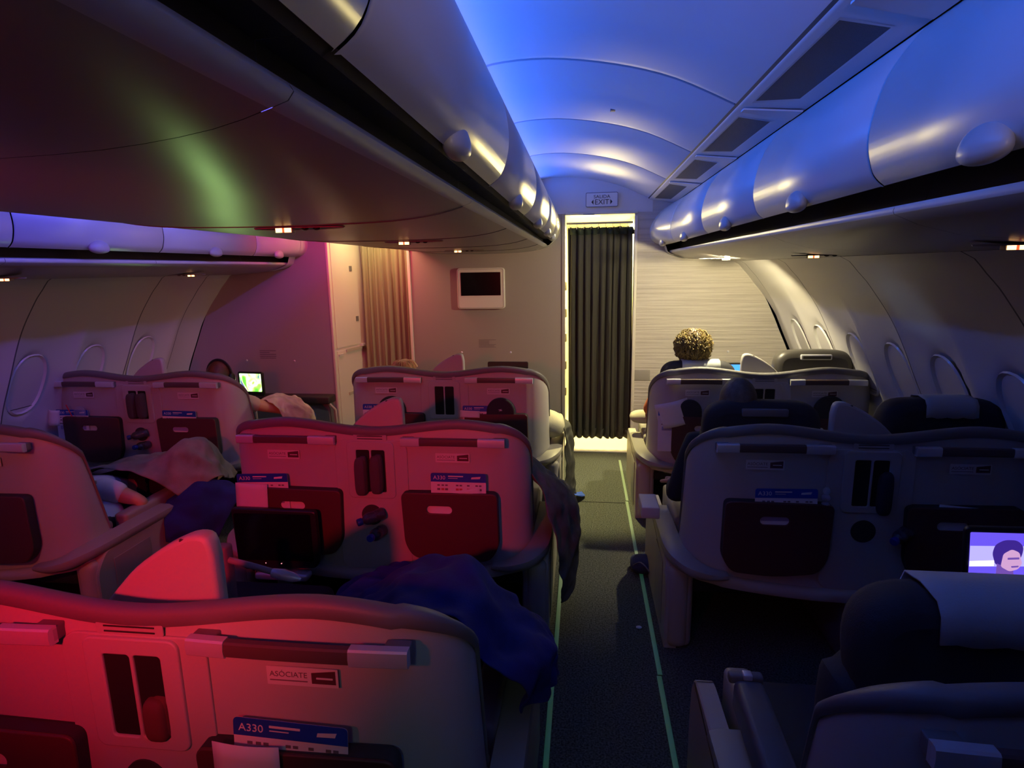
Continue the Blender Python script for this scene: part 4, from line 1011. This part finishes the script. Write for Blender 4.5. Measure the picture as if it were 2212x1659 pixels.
# grey blanket spilling into the aisle at the middle centre seat
drape('grey_blanket', [
 [(-.50, 2.86, .80), (-.48, 3.1, .78), (-.45, 3.35, .70), (-.4, 3.5, .60)],
 [(-.33, 2.82, .86), (-.30, 3.05, .84), (-.30, 3.3, .75), (-.3, 3.5, .64)],
 [(-.22, 2.80, .80), (-.20, 3.0, .78), (-.20, 3.25, .70), (-.20, 3.45, .62)],
 [(-.155, 2.70, .66), (-.12, 2.98, .72), (-.12, 3.2, .66), (-.13, 3.4, .60)],
 [(-.12, 2.68, .52), (-.055, 2.98, .60), (-.05, 3.2, .57), (-.08, 3.4, .54)],
 [(-.10, 2.70, .36), (-.02, 2.96, .44), (-.02, 3.15, .46), (-.06, 3.32, .46)],
 [(-.10, 2.72, .24), (-.03, 2.92, .28), (-.03, 3.08, .32), (-.07, 3.2, .36)],
 [(-.10, 2.74, .18), (-.06, 2.88, .16), (-.06, 3.0, .22), (-.085, 3.1, .30)]], GREYBL, 'dark grey blanket spilling over the seat side into the aisle', amp=.013, sc=7, seed=2)
drape('dark_jacket', [
 [(-.20, 4.42, .66), (-.18, 4.6, .66), (-.2, 4.8, .60)],
 [(-.14, 4.42, .62), (-.10, 4.6, .62), (-.12, 4.8, .58)],
 [(-.125, 4.44, .40), (-.07, 4.6, .38), (-.10, 4.76, .40)],
 [(-.13, 4.46, .20), (-.06, 4.58, .16), (-.10, 4.7, .20)],
 [(-.13, 4.48, .08), (-.05, 4.56, .04), (-.10, 4.66, .08)]], mat('jacket_dark', (.05, .05, .045), .9, bump=.5), 'dark jacket hanging into the aisle beside the front centre seat', 'jacket', amp=.012, sc=8, seed=3)
drape('blue_cloth', [
 [(-.13, 4.42, .10), (-.06, 4.46, .085), (.0, 4.55, .03)],
 [(-.12, 4.50, .09), (-.04, 4.54, .06), (.03, 4.62, .02)],
 [(-.12, 4.60, .07), (-.05, 4.64, .04), (-.0, 4.70, .02)]], mat('cloth_bright_blue', (.03, .09, .55), .8), 'small bright blue cloth corner lying on the aisle floor', 'cloth', amp=.004, sc=8, seed=4, thick=.004)
pl = G().ball((0, 0, 0), (.11, .15, .09), 26, lambda q: Vector((math.copysign(abs(q.x)**.8, q.x), math.copysign(abs(q.y)**.7, q.y), q.z*(1+.12*noise.noise(q*2))))+Vector((0, 0, .05*noise.noise(q*3)))).obj('pillow', PALE)
pl.location = (-.245, 4.50, .655); pl.rotation_euler = (.1, .35, .1); tag(pl, 'pale yellow-lit pillow squeezed at the aisle side of the front centre seat', 'pillow')
pl = G().ball((0, 0, 0), (.20, .14, .10), 26, lambda q: Vector((math.copysign(abs(q.x)**.7, q.x), math.copysign(abs(q.y)**.7, q.y), q.z))+Vector((0, 0, .05*noise.noise(q*3)))).obj('pillow', WHITESH)
pl.location = (-2.80, 2.84, .47); pl.rotation_euler = (.5, -.15, .2); tag(pl, 'white pillow under the arm of the sleeper at left', 'pillow')
pl = G().ball((0, 0, 0), (.12, .09, .05), 22, lambda q: Vector((math.copysign(abs(q.x)**.7, q.x), math.copysign(abs(q.y)**.7, q.y), q.z))).obj('pillow', PALE)
pl.location = (.50, 4.75, .655); tag(pl, 'yellow-lit cushion on the aisle armrest of the front right column seat', 'cushion')
# grey blanket over the left sleeper
drape('grey_blanket', [
 [(-3.05, 3.05, .62), (-2.98, 3.3, .66), (-2.95, 3.6, .60), (-2.95, 3.85, .5)],
 [(-2.85, 3.00, .72), (-2.78, 3.3, .72), (-2.75, 3.55, .64), (-2.78, 3.8, .5)],
 [(-2.65, 3.05, .70), (-2.60, 3.3, .74), (-2.60, 3.55, .68), (-2.62, 3.8, .5)],
 [(-2.50, 3.08, .62), (-2.45, 3.28, .82), (-2.45, 3.5, .74), (-2.5, 3.75, .5)],
 [(-2.42, 3.10, .55), (-2.34, 3.28, .74), (-2.36, 3.45, .66), (-2.42, 3.7, .48)],
 [(-2.40, 3.12, .50), (-2.27, 3.26, .60), (-2.30, 3.42, .54), (-2.38, 3.65, .46)]], mat('taupe_blanket', (.22, .19, .18), .95, bump=.7, bscale=160, var=.25, vscale=9), 'grey taupe blanket draped over the raised knees of the left sleeper', amp=.02, sc=6, seed=5)
drape('navy_blanket', [
 [(-2.50, 3.12, .50), (-2.32, 3.22, .60), (-2.20, 3.40, .50)],
 [(-2.44, 3.02, .46), (-2.28, 3.15, .55), (-2.16, 3.32, .46)],
 [(-2.40, 2.95, .40), (-2.30, 3.02, .42), (-2.18, 3.2, .36)],
 [(-2.40, 2.95, .32), (-2.32, 3.0, .30), (-2.22, 3.15, .26)]], BLUEBL, 'navy blanket end below the taupe blanket of the left sleeper', amp=.012, sc=7, seed=6)
br = drape('brown_bag', [
 [(-1.90, 2.90, .62), (-1.86, 3.0, .60), (-1.84, 3.2, .58)],
 [(-1.84, 2.84, .56), (-1.80, 2.95, .55), (-1.80, 3.15, .54)],
 [(-1.88, 2.82, .42), (-1.84, 2.92, .42), (-1.82, 3.1, .42)],
 [(-1.90, 2.84, .28), (-1.87, 2.92, .26), (-1.85, 3.1, .28)]], mat('brown_cloth', (.14, .09, .06), .8, bump=.5), 'brown crumpled cloth at the left side of the red-lit middle seat', 'cloth', amp=.02, sc=9, seed=8)
# device lying by the left sleeper
tag(G().box((-2.86, 2.72, .70), (-2.70, 2.86, .722), .006).obj('tablet', mat('tablet_grey', (.22, .20, .22), .35)), 'grey tablet lying above the white shirt of the left sleeper', 'tablet')
tag(G().box((.30, 2.86, .60), (.39, 3.05, .66), .006).obj('small_box', CREAM), 'small pale box on the aisle console beside the dark right column seat', 'box')

# strap and blue bag on the floor by the right seats
fb = thing('shoulder_bag', 'small dark blue bag with grey strap on the aisle floor by the right seats', 'bag', (.375, 3.45, 0))
G().ball((0, 0, .045), (.075, .09, .045), 18, lambda q: Vector((math.copysign(abs(q.x)**.7, q.x), math.copysign(abs(q.y)**.7, q.y), q.z))+.08*Vector((noise.noise(q*2), noise.noise(q*3), noise.noise(q*4)))).obj('bag_body', mat('bag_navy', (.02, .03, .09), .8), fb)
G().tube(smoothpts([(-.06, -.05, .06), (-.02, -.09, .10), (.03, -.13, .06), (.05, -.20, .02), (.04, -.25, .01)], 4), .006, 6, flat=.4).obj('bag_strap', RIM, fb)

# ================================================================== PEOPLE
def skin_mesh(name, V, E, mats, parent=None, lvl=2, root='pelvis'):
    names = list(V); me = bpy.data.meshes.new(name)
    me.from_pydata([V[k][0] for k in names], [(names.index(a), names.index(b)) for a, b in E], [])
    o = bpy.data.objects.new('tmp_skin', me); COL.objects.link(o)
    o.modifiers.new('skin', 'SKIN'); sk = me.skin_vertices[0].data
    for i, k in enumerate(names):
        r = V[k][1]; sk[i].radius = (r, r) if not hasattr(r, '__len__') else r; sk[i].use_root = (k == root)
    sb = o.modifiers.new('sub', 'SUBSURF'); sb.levels = lvl; sb.render_levels = lvl
    dg = bpy.context.evaluated_depsgraph_get(); dg.update()
    m2 = bpy.data.meshes.new_from_object(o.evaluated_get(dg), depsgraph=dg); bpy.data.objects.remove(o)
    m2.name = name; m2.materials.clear(); return m2
def head_bm(c, yaw=0, pitch=0, s=1.0):
    """skull with face, facing +Y; returns bmesh"""
    g = G()
    def fn(q):
        x, y, z = q
        y2 = y*(1.0 if y < 0 else .92); k = 1
        if z < -.1: k = 1-.32*min(1, (-z-.1)/.9)
        x2 = x*k; y2 *= (1-.18*max(0, -z-.2)) if y < 0 else 1
        if y > .6: y2 -= .06*(1-abs(z))
        return Vector((x2, y2, z))
    g.ball((0, 0, 0), (.075, .095, .115), 28, fn)
    g.ball((0, .092, -.020), (.013, .020, .024), 10); g.ball((0, .098, -.034), (.016, .014, .010), 10)      # nose
    for sx in (-1, 1):
        g.ball((sx*.031, .078, .006), (.014, .010, .010), 10)                                              # eyes
        g.ball((sx*.032, .080, .022), (.020, .010, .006), 8)                                               # brows
        g.ball((sx*.077, -.005, -.006), (.009, .018, .030), 10)                                            # ears
    g.ball((0, .084, -.060), (.024, .010, .007), 10); g.ball((0, .082, -.068), (.020, .011, .006), 10)     # lips
    g.ball((0, .068, -.095), (.022, .020, .016), 10)
    M = Matrix.Translation(Vector(c)) @ Matrix.Rotation(yaw, 4, 'Z') @ Matrix.Rotation(pitch, 4, 'X') @ Matrix.Scale(s, 4)
    bmesh.ops.transform(g.bm, matrix=M, verts=g.bm.verts); return g.bm
def add_hand(V, E, wrist, d, up, side, curl=.5, pre='r', L=.175):
    """palm and five fingers from wrist along d; up = back of the hand"""
    d = Vector(d).normalized(); up = Vector(up); up = (up-up.dot(d)*d).normalized(); lat = d.cross(up).normalized()*side
    w = Vector(wrist); palm = w+d*.045; V[pre+'palm'] = (palm, (.026, .020)); E.append((pre+'wrist', pre+'palm'))
    for i, (o, ln) in enumerate(((-.030, .062), (-.010, .075), (.010, .070), (.029, .055))):
        b = w+d*.082+lat*o; dd = (d+lat*o*2.5).normalized(); k0 = pre+'f%d_0' % i
        V[k0] = (b, .0105); E.append((pre+'palm', k0)); p = b; last = k0
        for j in range(3):
            ang = curl*(j+.6)*.8; q = dd*cos(ang)-up*sin(ang); p = p+q*ln*(.42, .33, .25)[j]; kk = pre+'f%d_%d' % (i, j+1)
            V[kk] = (p.copy(), (.0092, .0085, .007)[j]); E.append((last, kk)); last = kk
    t0 = w+d*.025-lat*.030; V[pre+'t0'] = (t0, .012); E.append((pre+'palm', pre+'t0'))
    t1 = t0+(d*.6-lat*.7-up*.25).normalized()*.036; V[pre+'t1'] = (t1, .0105); E.append((pre+'t0', pre+'t1'))
    t2 = t1+(d*.9-lat*.25-up*.3).normalized()*.030; V[pre+'t2'] = (t2, .0085); E.append((pre+'t1', pre+'t2'))
def person(label, J, shirt, trousers, hair_fn, arms=None, headrot=(0, 0), hscale=1, sleeve=1.0, group=None, shoe=DARKCL):
    """J: joints as world points"""
    V = {}; E = []
    def a(k, p, r): V[k] = (Vector(p), r)
    a('pelvis', J['pelvis'], (.145, .11)); a('waist', J['waist'], (.125, .095)); a('chest', J['chest'], (.145, .105))
    a('neck', J['neck'], .052); a('skull', J['head'], .06)
    E += [('pelvis', 'waist'), ('waist', 'chest'), ('chest', 'neck'), ('neck', 'skull')]
    for s in 'lr':
        a(s+'shoulder', J[s+'shoulder'], .058); a(s+'elbow', J[s+'elbow'], .040); a(s+'wrist', J[s+'wrist'], (.026, .021))
        E += [('chest', s+'shoulder'), (s+'shoulder', s+'elbow'), (s+'elbow', s+'wrist')]
        a(s+'hip', J[s+'hip'], .085); a(s+'knee', J[s+'knee'], .058); a(s+'ankle', J[s+'ankle'], .036); a(s+'toe', J[s+'toe'], .034)
        E += [('pelvis', s+'hip'), (s+'hip', s+'knee'), (s+'knee', s+'ankle'), (s+'ankle', s+'toe')]
        d = J.get(s+'hand', Vector(J[s+'wrist'])-Vector(J[s+'elbow'])); add_hand(V, E, J[s+'wrist'], d, J.get(s+'up', (0, 0, 1)), 1 if s == 'l' else -1, .55, s)
    me = skin_mesh('body', V, E, SKIN)
    bm = bmesh.new(); bm.from_mesh(me); hb_ = head_bm(J['head'], headrot[0], headrot[1], hscale); tm = bpy.data.meshes.new('t'); hb_.to_mesh(tm); hb_.free(); bm.from_mesh(tm); bm.to_mesh(me); bm.free()
    o = finish('person', me, SKIN, None, 60); tag(o, label, 'person')
    # clothing grows on the same joints, a little wider
    def cloth(name, keys, edges, grow, m):
        VV = {}
        for k in keys:
            p, r = V[k]; r = (r, r) if not hasattr(r, '__len__') else r; VV[k] = (p, (r[0]+grow, r[1]+grow))
        mm = skin_mesh(name, VV, edges, m, root=keys[0]); return finish(name, mm, m, o, 60)
    k = ['chest', 'waist', 'pelvis', 'lshoulder', 'rshoulder']; e = [('pelvis', 'waist'), ('waist', 'chest'), ('chest', 'lshoulder'), ('chest', 'rshoulder')]
    for s in 'lr':
        p0 = V[s+'shoulder'][0]; p1 = V[s+'elbow'][0]; p2 = V[s+'wrist'][0]
        if sleeve >= 1: 
            k += [s+'elbow']; e += [(s+'shoulder', s+'elbow')]; V[s+'cuff'] = (p1.lerp(p2, .93), .028); k += [s+'cuff']; e += [(s+'elbow', s+'cuff')]
        else:
            V[s+'cuff'] = (p0.lerp(p1, sleeve), .052); k += [s+'cuff']; e += [(s+'shoulder', s+'cuff')]
    cloth('shirt', k, e, .014, shirt)
    k = ['pelvis']; e = []
    for s in 'lr':
        k += [s+'hip', s+'knee', s+'ankle']; e += [('pelvis', s+'hip'), (s+'hip', s+'knee'), (s+'knee', s+'ankle')]
    cloth('trousers', k, e, .014, trousers)
    hair_fn(o, Vector(J['head']))
    return o
def seated(x, y, zs, head_dz=0, lean=.10, spread=.12, hx=0):
    """upright sitter whose back is at y, facing +Y, seat top zs"""
    J = dict(pelvis=(x, y+.14, zs+.12), waist=(x, y+.10, zs+.27), chest=(x, y+.10-lean*.2, zs+.44), neck=(x+hx*.5, y+.11-lean*.3, zs+.60), head=(x+hx, y+.13-lean*.3, zs+.73+head_dz))
    for s, k in (('l', -1), ('r', 1)):
        J[s+'shoulder'] = (x+k*.18, y+.09, zs+.52); J[s+'elbow'] = (x+k*.25, y+.14, zs+.25); J[s+'wrist'] = (x+k*.17, y+.36, zs+.20)
        J[s+'hip'] = (x+k*.09, y+.20, zs+.10); J[s+'knee'] = (x+k*spread, y+.62, zs+.10); J[s+'ankle'] = (x+k*spread, y+.66, .09); J[s+'toe'] = (x+k*spread*1.1, y+.82, .045)
    return J
def hair_shell(c, r, m, parent, fn=None, name='hair', seg=36):
    g = G(); g.ball(c, r, seg, fn); return g.obj(name, m, parent, 80)
def curly(o, h):
    rnd = random.Random(4)
    def fn(q): return q*(1+.08*noise.noise(q*3)) if q.y < .45 or q.z > .2 else q*.7
    hr = hair_shell(h+Vector((0, -.020, -.012)), (.118, .118, .118), mat('hair_dark_brown', (.05, .03, .012), .6), o, fn)
    g = G()
    for i in range(900):
        th = rnd.uniform(0, 2*pi); cz_ = rnd.uniform(-.75, 1); sr = sqrt(1-cz_*cz_); d = Vector((cos(th)*sr, sin(th)*sr, cz_))
        if d.y > .35 and d.z < .5: continue
        b = h+Vector((0, -.020, -.010))+Vector((d.x*.130, d.y*.125, d.z*.124)); tng = d.cross(Vector((rnd.uniform(-1, 1), rnd.uniform(-1, 1), rnd.uniform(-1, 1)))).normalized()
        dn = (Vector((0, 0, -1))-d*(-d.z)); dn = dn.normalized() if dn.length > .1 else tng
        pts = []; ph = rnd.uniform(0, 6); rr = rnd.uniform(-.012, .010)
        for k in range(8): pts.append(b*1+dn*.0085*k+tng*.008*sin(ph+k*1.5)+d*(-.008+.009*cos(ph+k*1.5)+rr))
        g.tube(pts, [.002, .003, .0035, .0035, .0035, .003, .0025, .001], 5)
    g.obj('curls', HAIRB, hr)
J = seated(.815, 4.42, .50, head_dz=.045); J['lelbow'] = (.515, 4.62, .74); J['lwrist'] = (.60, 4.86, .70); J['lshoulder'] = (.63, 4.52, 1.0)
person('person with curly brown hair in the front row, seen from behind before the ribbed bulkhead', J, ORANGE, DARKCL, curly, headrot=(0, 0))
def shorthair(o, h):
    def fn(q): return q*(1+.015*noise.noise(q*8)) if (q.y < .3 and q.z > -.45) or q.z > .35 else q*.78
    hair_shell(h+Vector((0, -.006, .010)), (.088, .103, .116), HAIRG, o, fn)
J = seated(.765, 2.88, .50, head_dz=-.05); J['lshoulder'] = (.56, 2.94, .98); J['lelbow'] = (.475, 2.93, .70); J['lwrist'] = (.50, 3.18, .68)
person('person with short grey hair and dark sleeve in the dark right column seat', J, DARKCL, DARKCL, shorthair)
def auburn(o, h):
    def fn(q): return q*(1+.02*noise.noise(q*4)) if (q.y < .3) or q.z > .35 else q*.78
    hr = hair_shell(h+Vector((0, -.010, .008)), (.090, .106, .118), HAIRR, o, fn)
    g = G(); pts = [(h.x+.098*cos(a), h.y-.01, h.z+.02+.110*sin(a)) for a in [pi*k/16 for k in range(17)]]
    g.tube(pts, .008, 8, flat=1.6); hb_ = g.obj('headband', PLASTB, None); 
    t = thing('headphones', 'headphones with a red glint on the auburn-haired person at left', 'headphones', (0, 0, 0)); hb_.parent = t
    for s in (-1, 1): G().ball((h.x+s*.097, h.y-.005, h.z-.01), (.022, .036, .042), 16).obj('ear_cup', PLASTB, t)
J = seated(-2.80, 4.14, .42, head_dz=-.09, hx=0.0); J['rshoulder'] = (-2.60, 4.22, .86); J['relbow'] = (-2.44, 4.42, .76); J['rwrist'] = (-2.45, 4.64, .66); J['rhand'] = (.1, 1, -.3)
person('person with auburn hair and headphones watching the green screen at left', J, mat('shirt_cream', (.55, .40, .28), .9), DARKCL, auburn, sleeve=.5, headrot=(0, -.05))
drape('fleece_blanket', [
 [(-2.56, 4.34, .84), (-2.50, 4.50, .86), (-2.46, 4.7, .80)],
 [(-2.46, 4.32, .84), (-2.40, 4.50, .83), (-2.38, 4.7, .76)],
 [(-2.38, 4.32, .76), (-2.32, 4.52, .73), (-2.30, 4.7, .68)],
 [(-2.38, 4.36, .62), (-2.30, 4.54, .60), (-2.28, 4.7, .58)]], mat('fleece_cream', (.55, .45, .36), .95, bump=.6, bscale=120, var=.2, vscale=14), 'cream patterned fleece over the arm of the person watching the green screen', amp=.014, sc=10, seed=9)
def blond(o, h):
    rnd = random.Random(8)
    def fn(q): return q*(1+.03*noise.noise(q*4)) if (q.y < .3) or q.z > .3 else q*.78
    hr = hair_shell(h+Vector((0, -.010, .008)), (.098, .106, .114), HAIRY, o, fn); g = G()
    for i in range(70):
        a = rnd.uniform(0, 2*pi); b = h+Vector((cos(a)*.05, -.02+sin(a)*.05, .112))
        e = h+Vector((cos(a)*.105, -.01+sin(a)*.11, .06)); mid = b.lerp(e, .5)+Vector((0, 0, .016)); g.tube(smoothpts([b, mid, e], 3), .003, 5)
    g.obj('loose_strands', HAIRY, hr)
J = seated(-1.40, 4.40, .40, head_dz=-.09)
person('person with blond hair just showing over the front centre seat', J, mat('shirt_grey', (.2, .2, .2), .9), DARKCL, blond)
# sleeper at left: lying back, white shirt, arm over the side
def darkhair(o, h):
    hair_shell(h+Vector((0, -.02, .012)), (.088, .103, .112), mat('hair_dark', (.03, .02, .015), .5), o, lambda q: q if q.y < .3 or q.z > .35 else q*.78)
J = dict(pelvis=(-2.84, 3.22, .50), waist=(-2.86, 3.10, .54), chest=(-2.89, 2.96, .60), neck=(-2.94, 2.76, .64), head=(-2.97, 2.65, .66),
         lshoulder=(-3.07, 2.90, .62), lelbow=(-3.12, 3.12, .52), lwrist=(-2.98, 3.30, .60),
         rshoulder=(-2.74, 2.92, .655), relbow=(-2.52, 2.98, .545), rwrist=(-2.70, 2.90, .44), rhand=(-.85, -.2, -.2), rup=(.3, -.3, .9),
         lhip=(-2.92, 3.26, .50), lknee=(-2.86, 3.60, .58), lankle=(-2.82, 3.82, .42), ltoe=(-2.80, 3.92, .44),
         rhip=(-2.76, 3.26, .50), rknee=(-2.50, 3.42, .62), rankle=(-2.60, 3.72, .42), rtoe=(-2.60, 3.84, .44))
person('person asleep in a white T-shirt with bent bare arm at left', J, WHITESH, DARKCL, darkhair, sleeve=.55, headrot=(0, 1.2))
